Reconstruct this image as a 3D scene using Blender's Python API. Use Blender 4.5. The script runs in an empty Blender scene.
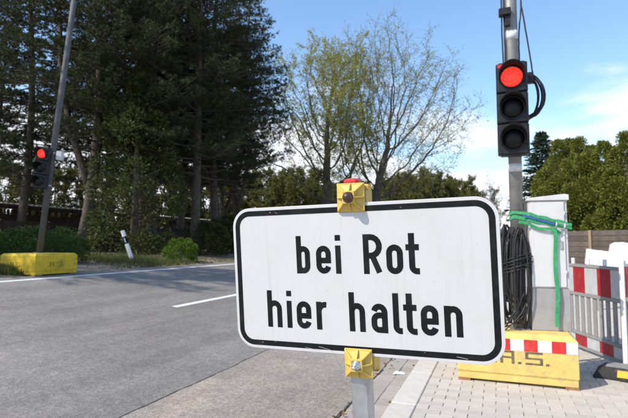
import bpy, math, random
import numpy as np
from mathutils import Vector, Matrix, Euler

# ------------------------------------------------------------------ camera, world, sun
sc = bpy.context.scene
COL = sc.collection
IMG_W, IMG_H, FPX = 628.0, 418.0, 478.0
CAM_H = 1.3
YAW = math.radians(20.9)          # camera looks left of the road direction (+Y)
PITCH = math.radians(4.19)

cam_d = bpy.data.cameras.new('camera')
cam = bpy.data.objects.new('camera', cam_d)
COL.objects.link(cam)
sc.camera = cam
cam_d.sensor_width = 36.0
cam_d.lens = FPX / IMG_W * 36.0
cam_d.clip_start = 0.05
cam_d.clip_end = 4000
cam.location = (0, 0, CAM_H)
cam.rotation_euler = (math.pi / 2 + PITCH, 0, YAW)
cam_d.dof.use_dof = True
cam_d.dof.focus_distance = 1.06
cam_d.dof.aperture_fstop = 10.5

SUN_EL = math.radians(45)
LDIR = Vector((0.66, 0.75, 0)).normalized()      # horizontal direction the light travels
to_sun = Vector((-LDIR.x * math.cos(SUN_EL), -LDIR.y * math.cos(SUN_EL), math.sin(SUN_EL)))
sun_d = bpy.data.lights.new('sun', 'SUN')
sun = bpy.data.objects.new('sun', sun_d)
COL.objects.link(sun)
sun_d.energy = 3.2
sun_d.angle = math.radians(0.55)
sun_d.color = (1.0, 0.93, 0.82)
sun.rotation_euler = to_sun.to_track_quat('Z', 'Y').to_euler()
sun.location = to_sun * 60

w = bpy.data.worlds.new('World')
sc.world = w
w.use_nodes = True
wn, wl = w.node_tree.nodes, w.node_tree.links
wn.clear()
def wnode(t, **k):
    n = wn.new(t)
    for a, b in k.items():
        setattr(n, a, b)
    return n
def wmath(op, a, b=None, c=None, clamp=False):
    n = wnode('ShaderNodeMath', operation=op, use_clamp=clamp)
    for i, v in enumerate((a, b, c)):
        if v is None: continue
        if isinstance(v, (int, float)): n.inputs[i].default_value = v
        else: wl.new(v, n.inputs[i])
    return n.outputs[0]
sky = wnode('ShaderNodeTexSky', sky_type='NISHITA')
sky.sun_disc = False
sky.sun_elevation = SUN_EL
sky.sun_rotation = math.atan2(to_sun.x, to_sun.y)
sky.altitude = 0
sky.air_density = 1.15
sky.dust_density = 0.6
sky.ozone_density = 2.2
tc = wnode('ShaderNodeTexCoord')
sep = wnode('ShaderNodeSeparateXYZ')
wl.new(tc.outputs['Generated'], sep.inputs[0])
zc = wmath('MAXIMUM', sep.outputs[2], 0.0)
den = wmath('ADD', zc, 0.16)
comb = wnode('ShaderNodeCombineXYZ')
wl.new(wmath('DIVIDE', sep.outputs[0], den), comb.inputs[0])
wl.new(wmath('DIVIDE', sep.outputs[1], den), comb.inputs[1])
comb.inputs[2].default_value = 3.1
nz = wnode('ShaderNodeTexNoise')
wl.new(comb.outputs[0], nz.inputs['Vector'])
nz.inputs['Scale'].default_value = 0.85
nz.inputs['Detail'].default_value = 9
nz.inputs['Roughness'].default_value = 0.58
nz.inputs['Distortion'].default_value = 0.25
# cumulus band: more cover towards the horizon all the way round
cover = wnode('ShaderNodeMapRange')
wl.new(zc, cover.inputs[0])
cover.inputs[1].default_value = 0.03; cover.inputs[2].default_value = 0.40
cover.inputs[3].default_value = 0.26; cover.inputs[4].default_value = -0.14
cl = wmath('ADD', nz.outputs[0], cover.outputs[0])
clr = wnode('ShaderNodeMapRange', interpolation_type='SMOOTHSTEP')
wl.new(cl, clr.inputs[0])
clr.inputs[1].default_value = 0.50; clr.inputs[2].default_value = 0.66
clr.inputs[3].default_value = 0.0; clr.inputs[4].default_value = 0.92
bg1 = wnode('ShaderNodeBackground'); bg1.inputs[1].default_value = 0.15
hsv = wnode('ShaderNodeHueSaturation'); hsv.inputs['Saturation'].default_value = 1.08; hsv.inputs['Value'].default_value = 1.06
wl.new(sky.outputs[0], hsv.inputs['Color']); wl.new(hsv.outputs[0], bg1.inputs[0])
bg2 = wnode('ShaderNodeBackground')
bg2.inputs[0].default_value = (0.90, 0.92, 0.96, 1); bg2.inputs[1].default_value = 0.82
mx = wnode('ShaderNodeMixShader')
wl.new(clr.outputs[0], mx.inputs[0]); wl.new(bg1.outputs[0], mx.inputs[1]); wl.new(bg2.outputs[0], mx.inputs[2])
wo = wnode('ShaderNodeOutputWorld'); wl.new(mx.outputs[0], wo.inputs[0])

sc.view_settings.view_transform = 'Standard'
sc.view_settings.look = 'None'
sc.view_settings.gamma = 1
sc.view_settings.exposure = 0.70
sc.view_settings.use_curve_mapping = False
sc.render.engine = 'CYCLES'

# ------------------------------------------------------------------ photo pixel -> place helpers
_d = Vector((-math.sin(YAW) * math.cos(PITCH), math.cos(YAW) * math.cos(PITCH), math.sin(PITCH)))
_r = Vector((math.cos(YAW), math.sin(YAW), 0))
_u = _r.cross(_d)
CAMP = Vector((0, 0, CAM_H))
def ray(px, py): return _d + _r * ((px - IMG_W / 2) / FPX) - _u * ((py - IMG_H / 2) / FPX)
def G(px, py, z=0.0):
    v = ray(px, py); return CAMP + v * ((z - CAM_H) / v.z)
def at_depth(px, dep, z):
    p = CAMP + ray(px, 244) * dep
    return Vector((p.x, p.y, z))

# ------------------------------------------------------------------ mesh helpers
class MB:
    """collects shapes, becomes ONE mesh object"""
    def __init__(s): s.v = []; s.f = []; s.sm = []
    def add(s, vs, fs, smooth=False):
        o = len(s.v); s.v += [tuple(v) for v in vs]
        s.f += [tuple(i + o for i in f) for f in fs]; s.sm += [smooth] * len(fs); return s
    def box(s, x0, x1, y0, y1, z0, z1, M=None):
        vs = [Vector(p) for p in ((x0,y0,z0),(x1,y0,z0),(x1,y1,z0),(x0,y1,z0),(x0,y0,z1),(x1,y0,z1),(x1,y1,z1),(x0,y1,z1))]
        if M is not None: vs = [M @ v for v in vs]
        return s.add(vs, [(3,2,1,0),(4,5,6,7),(0,1,5,4),(1,2,6,5),(2,3,7,6),(3,0,4,7)])
    def cbox(s, x0, x1, y0, y1, z0, z1, c, ct=None, M=None):
        """box with chamfered edges"""
        ct = c if ct is None else ct
        ring = lambda i, z: [(x0+i+c,y0+i,z),(x1-i-c,y0+i,z),(x1-i,y0+i+c,z),(x1-i,y1-i-c,z),(x1-i-c,y1-i,z),(x0+i+c,y1-i,z),(x0+i,y1-i-c,z),(x0+i,y0+i+c,z)]
        rs = ring(ct, z0) + ring(0, z0+ct) + ring(0, z1-ct) + ring(ct, z1)
        rs = [Vector(p) for p in rs]
        if M is not None: rs = [M @ v for v in rs]
        fs = [tuple(range(7,-1,-1)), tuple(range(24,32))]
        for k in range(3):
            for i in range(8):
                j = (i+1) % 8
                fs.append((k*8+i, k*8+j, k*8+8+j, k*8+8+i))
        return s.add(rs, fs)
    def tube(s, pts, rad, n=8, caps=True, smooth=True, closed=False):
        pts = [Vector(p) for p in pts]; m = len(pts)
        if not hasattr(rad, '__len__'): rad = [rad] * m
        vs = []; prev = None
        for i, p in enumerate(pts):
            a = pts[(i-1) % m] if (closed or i > 0) else p
            b = pts[(i+1) % m] if (closed or i < m-1) else p
            t = (b - a)
            t = t.normalized() if t.length > 1e-9 else Vector((0,0,1))
            if prev is None:
                x = t.orthogonal().normalized()
            else:
                x = prev - t * prev.dot(t)
                x = x.normalized() if x.length > 1e-6 else t.orthogonal().normalized()
            prev = x; y = t.cross(x)
            for k in range(n):
                a_ = 2 * math.pi * k / n
                vs.append(p + (x * math.cos(a_) + y * math.sin(a_)) * rad[i])
        fs = []
        for i in range(m if closed else m-1):
            o, q = i*n, ((i+1) % m)*n
            for k in range(n):
                l = (k+1) % n
                fs.append((o+k, o+l, q+l, q+k))
        s.add(vs, fs, smooth)
        if caps and not closed:
            o = len(s.v) - len(vs)
            s.f.append(tuple(o + k for k in range(n-1,-1,-1))); s.sm.append(False)
            s.f.append(tuple(o + (m-1)*n + k for k in range(n))); s.sm.append(False)
        return s
    def prism(s, poly, y0, y1, M=None):
        """polygon in local xz extruded along y"""
        n = len(poly)
        vs = [Vector((a, y0, b)) for a, b in poly] + [Vector((a, y1, b)) for a, b in poly]
        if M is not None: vs = [M @ v for v in vs]
        fs = [tuple(range(n)), tuple(range(2*n-1, n-1, -1))]
        for i in range(n):
            j = (i+1) % n
            fs.append((j, i, n+i, n+j))
        return s.add(vs, fs)
    def mesh(s, name, mat):
        me = bpy.data.meshes.new(name); me.from_pydata(s.v, [], s.f)
        me.polygons.foreach_set('use_smooth', s.sm); me.materials.append(mat); me.update()
        return me
    def build(s, name, mat, parent=None, bevel=None):
        return link(name, s.mesh(name, mat), parent, bevel)
def link(name, me, parent=None, bevel=None):
    o = bpy.data.objects.new(name, me); COL.objects.link(o); o.parent = parent
    if bevel:
        b = o.modifiers.new('bevel', 'BEVEL'); b.width = bevel; b.segments = 2; b.limit_method = 'ANGLE'
    return o
def np_mesh(name, V, k, mat, smooth=False):
    """V: (n*k,3) array, consecutive k-gons"""
    V = np.ascontiguousarray(V, dtype=np.float32); n = len(V); m = n // k
    me = bpy.data.meshes.new(name)
    me.vertices.add(n); me.vertices.foreach_set('co', V.ravel())
    me.loops.add(n); me.loops.foreach_set('vertex_index', np.arange(n, dtype=np.int32))
    me.polygons.add(m)
    me.polygons.foreach_set('loop_start', np.arange(0, n, k, dtype=np.int32))
    me.polygons.foreach_set('loop_total', np.full(m, k, dtype=np.int32))
    me.update(calc_edges=True); me.materials.append(mat)
    return me
def thing(name, label, cat, loc=(0,0,0), rotz=0, group=None):
    o = bpy.data.objects.new(name, None); COL.objects.link(o)
    o.empty_display_size = 0.2
    o.location = loc; o.rotation_euler = (0,0,rotz)
    return tag(o, label, cat, group)
def tag(o, label=None, cat=None, group=None, kind=None):
    if label: o['label'] = label
    if cat: o['category'] = cat
    if group: o['group'] = group
    if kind: o['kind'] = kind
    return o
def dup(root, loc, rotz, label, scale=1.0, name=None):
    r_ = root.copy(); COL.objects.link(r_); r_.location = loc; r_.rotation_euler = (0,0,rotz)
    r_.scale = (scale,)*3 if not hasattr(scale, '__len__') else scale
    r_['label'] = label
    if name: r_.name = name
    for ch in list(root.children):
        c = ch.copy(); COL.objects.link(c); c.parent = r_
        for g in list(ch.children):
            e = g.copy(); COL.objects.link(e); e.parent = c
    return r_

# ------------------------------------------------------------------ materials
def mat(name, col, rough=0.8, spec=0.3, metal=0.0, vary=0.0, scale=8.0, col2=None, bump=0.0, bscale=60.0,
        dirt=None, dirt_amt=0.0, dirt_scale=3.0, rnd=0.0, rvar=0.0, emit=None, estr=0.0, coord='Object', ndet=6):
    m = bpy.data.materials.new(name); m.use_nodes = True
    N, L = m.node_tree.nodes, m.node_tree.links
    b = N['Principled BSDF']
    b.inputs['Roughness'].default_value = rough
    b.inputs['Metallic'].default_value = metal
    b.inputs['Specular IOR Level'].default_value = spec
    b.inputs['Base Color'].default_value = (*col, 1)
    t = N.new('ShaderNodeTexCoord')
    def noise(sc_, det=ndet, ro=0.6):
        n = N.new('ShaderNodeTexNoise'); L.new(t.outputs[coord], n.inputs['Vector'])
        n.inputs['Scale'].default_value = sc_; n.inputs['Detail'].default_value = det; n.inputs['Roughness'].default_value = ro
        return n.outputs[0]
    def rng(src, a, b_, c, d):
        r_ = N.new('ShaderNodeMapRange'); L.new(src, r_.inputs[0])
        for i, v in enumerate((a, b_, c, d)): r_.inputs[i+1].default_value = v
        return r_.outputs[0]
    cur = None
    if vary or col2:
        mixn = N.new('ShaderNodeMix'); mixn.data_type = 'RGBA'
        L.new(rng(noise(scale), 0.32, 0.68, 0, 1), mixn.inputs[0])
        c2 = col2 if col2 else tuple(min(1, c * (1 + vary)) for c in col)
        c1 = col if col2 else tuple(c * (1 - vary) for c in col)
        mixn.inputs[6].default_value = (*c1, 1); mixn.inputs[7].default_value = (*c2, 1)
        cur = mixn.outputs[2]
    if dirt:
        mixn = N.new('ShaderNodeMix'); mixn.data_type = 'RGBA'
        L.new(rng(noise(dirt_scale, 8, 0.7), 0.5, 0.72, 0, dirt_amt), mixn.inputs[0])
        if cur: L.new(cur, mixn.inputs[6])
        else: mixn.inputs[6].default_value = (*col, 1)
        mixn.inputs[7].default_value = (*dirt, 1); cur = mixn.outputs[2]
    if rnd:
        oi = N.new('ShaderNodeObjectInfo')
        hs = N.new('ShaderNodeHueSaturation')
        L.new(rng(oi.outputs['Random'], 0, 1, 1 - rnd, 1 + rnd), hs.inputs['Value'])
        if cur: L.new(cur, hs.inputs['Color'])
        else: hs.inputs['Color'].default_value = (*col, 1)
        cur = hs.outputs[0]
    if cur: L.new(cur, b.inputs['Base Color'])
    if rvar:
        L.new(rng(noise(dirt_scale * 2), 0.3, 0.7, max(0.02, rough - rvar), min(1, rough + rvar)), b.inputs['Roughness'])
    if bump:
        bp = N.new('ShaderNodeBump'); bp.inputs['Strength'].default_value = bump; bp.inputs['Distance'].default_value = 0.01
        L.new(noise(bscale), bp.inputs['Height']); L.new(bp.outputs[0], b.inputs['Normal'])
    if emit:
        b.inputs['Emission Color'].default_value = (*emit, 1); b.inputs['Emission Strength'].default_value = estr
    return m
def leaf_mat(name, c1, c2, trans=0.35, rough=0.6):
    """each leaf has its own tint; light passes through a little"""
    m = bpy.data.materials.new(name); m.use_nodes = True
    N, L = m.node_tree.nodes, m.node_tree.links
    N.remove(N['Principled BSDF']); out = N['Material Output']
    g = N.new('ShaderNodeNewGeometry')
    cr = N.new('ShaderNodeMix'); cr.data_type = 'RGBA'
    L.new(g.outputs['Random Per Island'], cr.inputs[0])
    cr.inputs[6].default_value = (*c1, 1); cr.inputs[7].default_value = (*c2, 1)
    di = N.new('ShaderNodeBsdfPrincipled'); di.inputs['Roughness'].default_value = rough
    di.inputs['Specular IOR Level'].default_value = 0.25
    tr = N.new('ShaderNodeBsdfTranslucent')
    mxs = N.new('ShaderNodeMixShader'); mxs.inputs[0].default_value = trans
    L.new(cr.outputs[2], di.inputs['Base Color']); L.new(cr.outputs[2], tr.inputs['Color'])
    L.new(di.outputs[0], mxs.inputs[1]); L.new(tr.outputs[0], mxs.inputs[2]); L.new(mxs.outputs[0], out.inputs[0])
    return m

def asphalt_mat(name, base, warm=0.0, seed=0.0):
    m = bpy.data.materials.new(name); m.use_nodes = True
    N, L = m.node_tree.nodes, m.node_tree.links
    b = N['Principled BSDF']; b.inputs['Roughness'].default_value = 0.85; b.inputs['Specular IOR Level'].default_value = 0.3
    t = N.new('ShaderNodeTexCoord'); mp = N.new('ShaderNodeMapping'); L.new(t.outputs['Object'], mp.inputs[0])
    mp.inputs['Location'].default_value = (seed, seed, 0)
    def noise(s_, det=5, ro=0.6, vec=None):
        n = N.new('ShaderNodeTexNoise'); L.new(vec or mp.outputs[0], n.inputs['Vector'])
        n.inputs['Scale'].default_value = s_; n.inputs['Detail'].default_value = det; n.inputs['Roughness'].default_value = ro
        return n.outputs[0]
    def rng(src, a, b_, c, d):
        r_ = N.new('ShaderNodeMapRange'); L.new(src, r_.inputs[0])
        for i, v in enumerate((a, b_, c, d)): r_.inputs[i+1].default_value = v
        return r_.outputs[0]
    def mul(a, b_):
        n = N.new('ShaderNodeMath'); n.operation = 'MULTIPLY'; L.new(a, n.inputs[0]); L.new(b_, n.inputs[1]); return n.outputs[0]
    st = N.new('ShaderNodeMapping'); L.new(t.outputs['Object'], st.inputs[0]); st.inputs['Scale'].default_value = (1.0, 0.06, 1)
    vor = N.new('ShaderNodeTexVoronoi'); L.new(mp.outputs[0], vor.inputs['Vector']); vor.inputs['Scale'].default_value = 62
    v = mul(rng(noise(0.5, 6, 0.65), 0.3, 0.7, 0.80, 1.16), rng(noise(1.9, 4, 0.6, st.outputs[0]), 0.3, 0.7, 0.84, 1.13))
    v = mul(v, rng(noise(120, 3, 0.8), 0.3, 0.7, 0.72, 1.3))
    v = mul(v, rng(vor.outputs['Color'], 0.0, 1.0, 0.66, 1.34))
    v = mul(v, rng(noise(9, 6, 0.7), 0.3, 0.7, 0.86, 1.12))
    mc = N.new('ShaderNodeMix'); mc.data_type = 'RGBA'
    L.new(rng(noise(1.3, 8, 0.7), 0.46, 0.66, 0.0, warm), mc.inputs[0])
    mc.inputs[6].default_value = (*base, 1); mc.inputs[7].default_value = (0.42, 0.33, 0.235, 1)
    vm = N.new('ShaderNodeVectorMath'); vm.operation = 'SCALE'; L.new(mc.outputs[2], vm.inputs[0]); L.new(v, vm.inputs['Scale'])
    L.new(vm.outputs[0], b.inputs['Base Color'])
    bp = N.new('ShaderNodeBump'); bp.inputs['Strength'].default_value = 0.55; bp.inputs['Distance'].default_value = 0.006
    L.new(vor.outputs['Distance'], bp.inputs['Height']); L.new(bp.outputs[0], b.inputs['Normal'])
    return m

M = {}
M['asphalt'] = asphalt_mat('asphalt', (0.202, 0.187, 0.169), 0.10)
M['asphalt_strip'] = asphalt_mat('asphalt_strip', (0.262, 0.227, 0.192), 0.38, 7.0)
M['tar'] = mat('tar', (0.055, 0.047, 0.04), 0.9, vary=0.4, scale=30)
M['line'] = mat('road_paint', (0.74, 0.73, 0.70), 0.7, vary=0.05, scale=20, dirt=(0.25,0.245,0.24), dirt_amt=0.6, dirt_scale=14)
M['paver'] = mat('paver_concrete', (0.48, 0.433, 0.375), 0.9, vary=0.10, scale=14, rnd=0.08, bump=0.35, bscale=150, dirt=(0.30,0.255,0.20), dirt_amt=0.6, dirt_scale=5)
M['joint'] = mat('joint_sand', (0.36, 0.32, 0.27), 0.95, vary=0.3, scale=40)
M['kerb'] = mat('kerb_concrete', (0.53, 0.485, 0.43), 0.9, vary=0.08, scale=10, rnd=0.05, bump=0.3, bscale=120, dirt=(0.36,0.31,0.26), dirt_amt=0.5, dirt_scale=6)
M['gutter'] = mat('gutter_stone', (0.35, 0.31, 0.27), 0.9, vary=0.14, scale=9, rnd=0.1, bump=0.35, bscale=110, dirt=(0.25,0.18,0.12), dirt_amt=0.6, dirt_scale=4)
M['soil'] = mat('soil', (0.19, 0.145, 0.10), 0.95, scale=0.9, col2=(0.30, 0.24, 0.165), bump=0.6, bscale=30, dirt=(0.07,0.085,0.03), dirt_amt=0.7, dirt_scale=0.7)
M['sign_white'] = mat('sign_sheeting', (0.545, 0.548, 0.55), 0.36, spec=0.5, vary=0.025, scale=4, dirt=(0.46,0.44,0.40), dirt_amt=0.38, dirt_scale=9, rvar=0.08, ndet=9, bump=0.04, bscale=14)
def streaks(m):                                      # faint rain-washed grime running down the face
    N, L = m.node_tree.nodes, m.node_tree.links; b = N['Principled BSDF']
    src = b.inputs['Base Color'].links[0].from_socket
    t = N.new('ShaderNodeTexCoord'); mp = N.new('ShaderNodeMapping'); L.new(t.outputs['Object'], mp.inputs[0]); mp.inputs['Scale'].default_value = (60, 1, 3.0)
    n = N.new('ShaderNodeTexNoise'); L.new(mp.outputs[0], n.inputs['Vector']); n.inputs['Scale'].default_value = 1.0; n.inputs['Detail'].default_value = 6
    r_ = N.new('ShaderNodeMapRange'); L.new(n.outputs[0], r_.inputs[0]); r_.inputs[1].default_value = .56; r_.inputs[2].default_value = .78; r_.inputs[4].default_value = .30
    sp_ = N.new('ShaderNodeTexVoronoi'); L.new(t.outputs['Object'], sp_.inputs['Vector']); sp_.inputs['Scale'].default_value = 34
    r2 = N.new('ShaderNodeMapRange'); L.new(sp_.outputs['Distance'], r2.inputs[0]); r2.inputs[1].default_value = .045; r2.inputs[2].default_value = .075; r2.inputs[3].default_value = .45; r2.inputs[4].default_value = 0
    ad = N.new('ShaderNodeMath'); ad.operation = 'MAXIMUM'; L.new(r_.outputs[0], ad.inputs[0]); L.new(r2.outputs[0], ad.inputs[1])
    mx_ = N.new('ShaderNodeMix'); mx_.data_type = 'RGBA'; L.new(ad.outputs[0], mx_.inputs[0]); L.new(src, mx_.inputs[6]); mx_.inputs[7].default_value = (0.40, 0.37, 0.32, 1)
    L.new(mx_.outputs[2], b.inputs['Base Color'])
streaks(M['sign_white'])
M['sign_black'] = mat('sign_black', (0.008, 0.0085, 0.010), 0.55, spec=0.15, vary=0.3, scale=40, dirt=(0.03,0.03,0.03), dirt_amt=0.6, dirt_scale=18)
M['scratch'] = mat('scratched_film', (0.45, 0.46, 0.47), 0.6)
M['steel'] = mat('galvanised_steel', (0.46, 0.48, 0.50), 0.42, spec=0.5, metal=0.75, vary=0.13, scale=35, bump=0.05, bscale=90, dirt=(0.33,0.33,0.33), dirt_amt=0.6, dirt_scale=20)
M['bolt_steel'] = mat('bolt_steel', (0.62, 0.62, 0.60), 0.3, metal=0.9, vary=0.2, scale=80)
M['rust'] = mat('rusty_bolt', (0.10, 0.06, 0.045), 0.45, metal=0.5, vary=0.5, scale=120)
M['clip'] = mat('yellow_plastic', (0.60, 0.42, 0.09), 0.55, spec=0.4, vary=0.10, scale=25, dirt=(0.40,0.31,0.13), dirt_amt=0.7, dirt_scale=45)
M['red_cap'] = mat('red_plastic', (0.6, 0.05, 0.04), 0.4, vary=0.1)
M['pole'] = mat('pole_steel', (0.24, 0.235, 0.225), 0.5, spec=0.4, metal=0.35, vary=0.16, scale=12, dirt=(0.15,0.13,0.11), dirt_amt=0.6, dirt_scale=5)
M['tape'] = mat('white_tape', (0.62, 0.62, 0.62), 0.5, vary=0.15, scale=30)
M['housing'] = mat('signal_plastic', (0.011, 0.012, 0.014), 0.45, spec=0.3, vary=0.25, scale=14, dirt=(0.06,0.06,0.06), dirt_amt=0.35, dirt_scale=14)
M['lens_off'] = mat('dark_lens', (0.006, 0.006, 0.007), 0.35, spec=0.25, vary=0.3, scale=60)
M['lens_red'] = mat('lit_red_lens', (0.5, 0.02, 0.01), 0.3, vary=0.1, scale=80, emit=(1.0, 0.055, 0.035), estr=1.0)
def prism_lens(m):                                   # moulded prism cells of the lit lens
    N, L = m.node_tree.nodes, m.node_tree.links; b = N['Principled BSDF']
    t = N.new('ShaderNodeTexCoord'); v = N.new('ShaderNodeTexVoronoi'); L.new(t.outputs['Object'], v.inputs['Vector']); v.inputs['Scale'].default_value = 75
    r_ = N.new('ShaderNodeMapRange'); L.new(v.outputs['Distance'], r_.inputs[0]); r_.inputs[1].default_value = .1; r_.inputs[2].default_value = .7; r_.inputs[3].default_value = 1.0; r_.inputs[4].default_value = .42
    L.new(r_.outputs[0], b.inputs['Emission Strength'])
prism_lens(M['lens_red'])
M['sticker'] = mat('red_sticker', (0.6, 0.03, 0.04), 0.5)
M['cable'] = mat('cable_rubber', (0.018, 0.018, 0.02), 0.45, spec=0.4, vary=0.3, scale=30)
M['cabinet'] = mat('cabinet_paint', (0.60, 0.59, 0.575), 0.5, spec=0.35, vary=0.03, scale=6, dirt=(0.48,0.46,0.43), dirt_amt=0.45, dirt_scale=5)
M['plinth'] = mat('cabinet_plinth', (0.33, 0.32, 0.31), 0.65, vary=0.08, scale=12, dirt=(0.22,0.2,0.18), dirt_amt=0.5, dirt_scale=8)
M['strap'] = mat('green_webbing', (0.045, 0.30, 0.12), 0.7, vary=0.28, scale=50, bump=0.3, bscale=400)
M['strap_blue'] = mat('blue_webbing', (0.03, 0.12, 0.28), 0.7, vary=0.15, scale=50)
M['block'] = mat('yellow_block_paint', (0.66, 0.48, 0.145), 0.75, vary=0.10, scale=9, dirt=(0.36,0.28,0.16), dirt_amt=0.85, dirt_scale=6, bump=0.5, bscale=45)
M['block_old'] = mat('old_yellow_paint', (0.60, 0.42, 0.03), 0.8, vary=0.14, scale=7, dirt=(0.16,0.125,0.04), dirt_amt=0.95, dirt_scale=4, bump=0.5, bscale=40)
M['stencil'] = mat('stencil_grey', (0.12, 0.10, 0.075), 0.85, vary=0.3, scale=40, dirt=(0.5,0.36,0.1), dirt_amt=0.5, dirt_scale=30)
M['stencil_worn'] = mat('worn_stencil', (0.16, 0.11, 0.02), 0.85, vary=0.3, scale=20, dirt=(0.55,0.39,0.04), dirt_amt=1.0, dirt_scale=9)
M['pole_dark'] = mat('shaded_pole_steel', (0.10, 0.10, 0.105), 0.6, vary=0.2, scale=8)  # darker copy for the far pole, its shade put into the colour
M['film_red'] = mat('red_film', (0.56, 0.03, 0.03), 0.45, vary=0.08, scale=20, dirt=(0.45,0.2,0.15), dirt_amt=0.4, dirt_scale=20)
M['film_white'] = mat('white_film', (0.68, 0.67, 0.66), 0.5, vary=0.05, scale=20, dirt=(0.45,0.43,0.4), dirt_amt=0.4, dirt_scale=20)
M['barrier_red'] = mat('barrier_red', (0.30, 0.016, 0.024), 0.55, vary=0.08, scale=12, dirt=(0.3,0.1,0.08), dirt_amt=0.5, dirt_scale=8)
M['barrier_white'] = mat('barrier_white', (0.66, 0.66, 0.66), 0.6, vary=0.05, scale=8, dirt=(0.42,0.4,0.37), dirt_amt=0.6, dirt_scale=6)
M['barrier_film'] = mat('barrier_film', (0.44, 0.44, 0.445), 0.5, vary=0.08, scale=12, dirt=(0.27,0.26,0.25), dirt_amt=0.5, dirt_scale=8)
M['barrier_grey'] = mat('barrier_grey', (0.25, 0.24, 0.23), 0.7, vary=0.1, scale=10, dirt=(0.22,0.2,0.18), dirt_amt=0.6, dirt_scale=7)
M['rubber'] = mat('recycled_rubber', (0.035, 0.034, 0.033), 0.9, vary=0.3, scale=50, bump=0.4, bscale=90, dirt=(0.16,0.145,0.12), dirt_amt=0.6, dirt_scale=8)
M['rubber_yellow'] = mat('yellow_marking', (0.55, 0.38, 0.04), 0.8, vary=0.15, scale=30, dirt=(0.2,0.16,0.08), dirt_amt=0.6, dirt_scale=15)
M['rubber_grey'] = mat('dusty_rubber', (0.24, 0.235, 0.225), 0.9, vary=0.15, scale=30)
M['timber'] = mat('shim_timber', (0.30, 0.15, 0.08), 0.85, vary=0.2, scale=30)
M['fence_wood'] = mat('weathered_boards', (0.105, 0.085, 0.072), 0.9, vary=0.22, scale=5, rnd=0.2, bump=0.3, bscale=30)
M['fence_post'] = mat('fence_post_wood', (0.27, 0.20, 0.13), 0.9, vary=0.15, scale=8)
M['dark_wood'] = mat('dark_stained_wood', (0.032, 0.020, 0.016), 0.8, vary=0.3, scale=4, rnd=0.2)
M['roof'] = mat('corrugated_roof', (0.36, 0.36, 0.35), 0.75, vary=0.14, scale=3, dirt=(0.18,0.17,0.14), dirt_amt=0.6, dirt_scale=1.5)
M['post_white'] = mat('delineator_white', (0.78, 0.78, 0.76), 0.55, vary=0.05, scale=10, dirt=(0.5,0.47,0.4), dirt_amt=0.5, dirt_scale=10)
M['reflector'] = mat('grey_reflector', (0.5, 0.54, 0.56), 0.25, spec=0.6, vary=0.1, scale=60)
M['pine_bark'] = mat('pine_bark', (0.05, 0.042, 0.035), 0.95, col2=(0.12, 0.098, 0.078), scale=7, bump=0.8, bscale=14)
M['bark'] = mat('grey_bark', (0.085, 0.07, 0.052), 0.95, col2=(0.16, 0.135, 0.10), scale=4, bump=0.7, bscale=16)
M['bark_pale'] = mat('pale_bark', (0.24, 0.215, 0.19), 0.95, vary=0.2, scale=4)
M['needles'] = leaf_mat('pine_needles', (0.018, 0.033, 0.015), (0.085, 0.098, 0.034), 0.25)
M['yew'] = leaf_mat('yew_leaves', (0.025, 0.040, 0.012), (0.105, 0.115, 0.03), 0.3)
M['thuja'] = leaf_mat('thuja_sprays', (0.065, 0.09, 0.015), (0.255, 0.265, 0.045), 0.3)
M['spruce'] = leaf_mat('spruce_needles', (0.025, 0.048, 0.032), (0.065, 0.095, 0.055), 0.2)
M['spring'] = leaf_mat('spring_leaves', (0.23, 0.24, 0.04), (0.45, 0.43, 0.10), 0.5)
M['olive'] = leaf_mat('olive_leaves', (0.075, 0.082, 0.022), (0.215, 0.20, 0.055), 0.4)
M['hedge'] = leaf_mat('hedge_leaves', (0.025, 0.06, 0.012), (0.075, 0.135, 0.025), 0.3)
M['lime'] = leaf_mat('bright_bush_leaves', (0.055, 0.11, 0.010), (0.15, 0.24, 0.022), 0.35)
M['blossom'] = leaf_mat('blossom', (0.34, 0.32, 0.28), (0.55, 0.52, 0.48), 0.4)
M['grass'] = leaf_mat('grass_blades', (0.06, 0.085, 0.016), (0.16, 0.17, 0.05), 0.35)
M['dead_leaf'] = leaf_mat('dead_leaves', (0.16, 0.07, 0.025), (0.36, 0.22, 0.10), 0.2)
M['paper'] = mat('paper_scrap', (0.7, 0.7, 0.68), 0.8, vary=0.05)

# ------------------------------------------------------------------ ground, road, kerb, pavement
PROF = [(-2500, 0.86), (-12.2, 0.86), (-10.6, 0.74), (-9.7, 0.70), (-8.98, 0.645), (-8.6, 0.60), (-7.0, 0.40), (-5.3, 0.20), (-4.0, 0.07), (-2.75, -0.035),
        (-1.9, -0.085), (-1.24, -0.11), (-0.86, -0.10), (-0.64, 0.0), (2500, 0.0)]
def zg(x):
    for (a, za), (b, zb) in zip(PROF, PROF[1:]):
        if a <= x <= b: return za + (zb - za) * (x - a) / (b - a)
    return 0.0
Y0, Y1 = -14.0, 420.0
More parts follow.
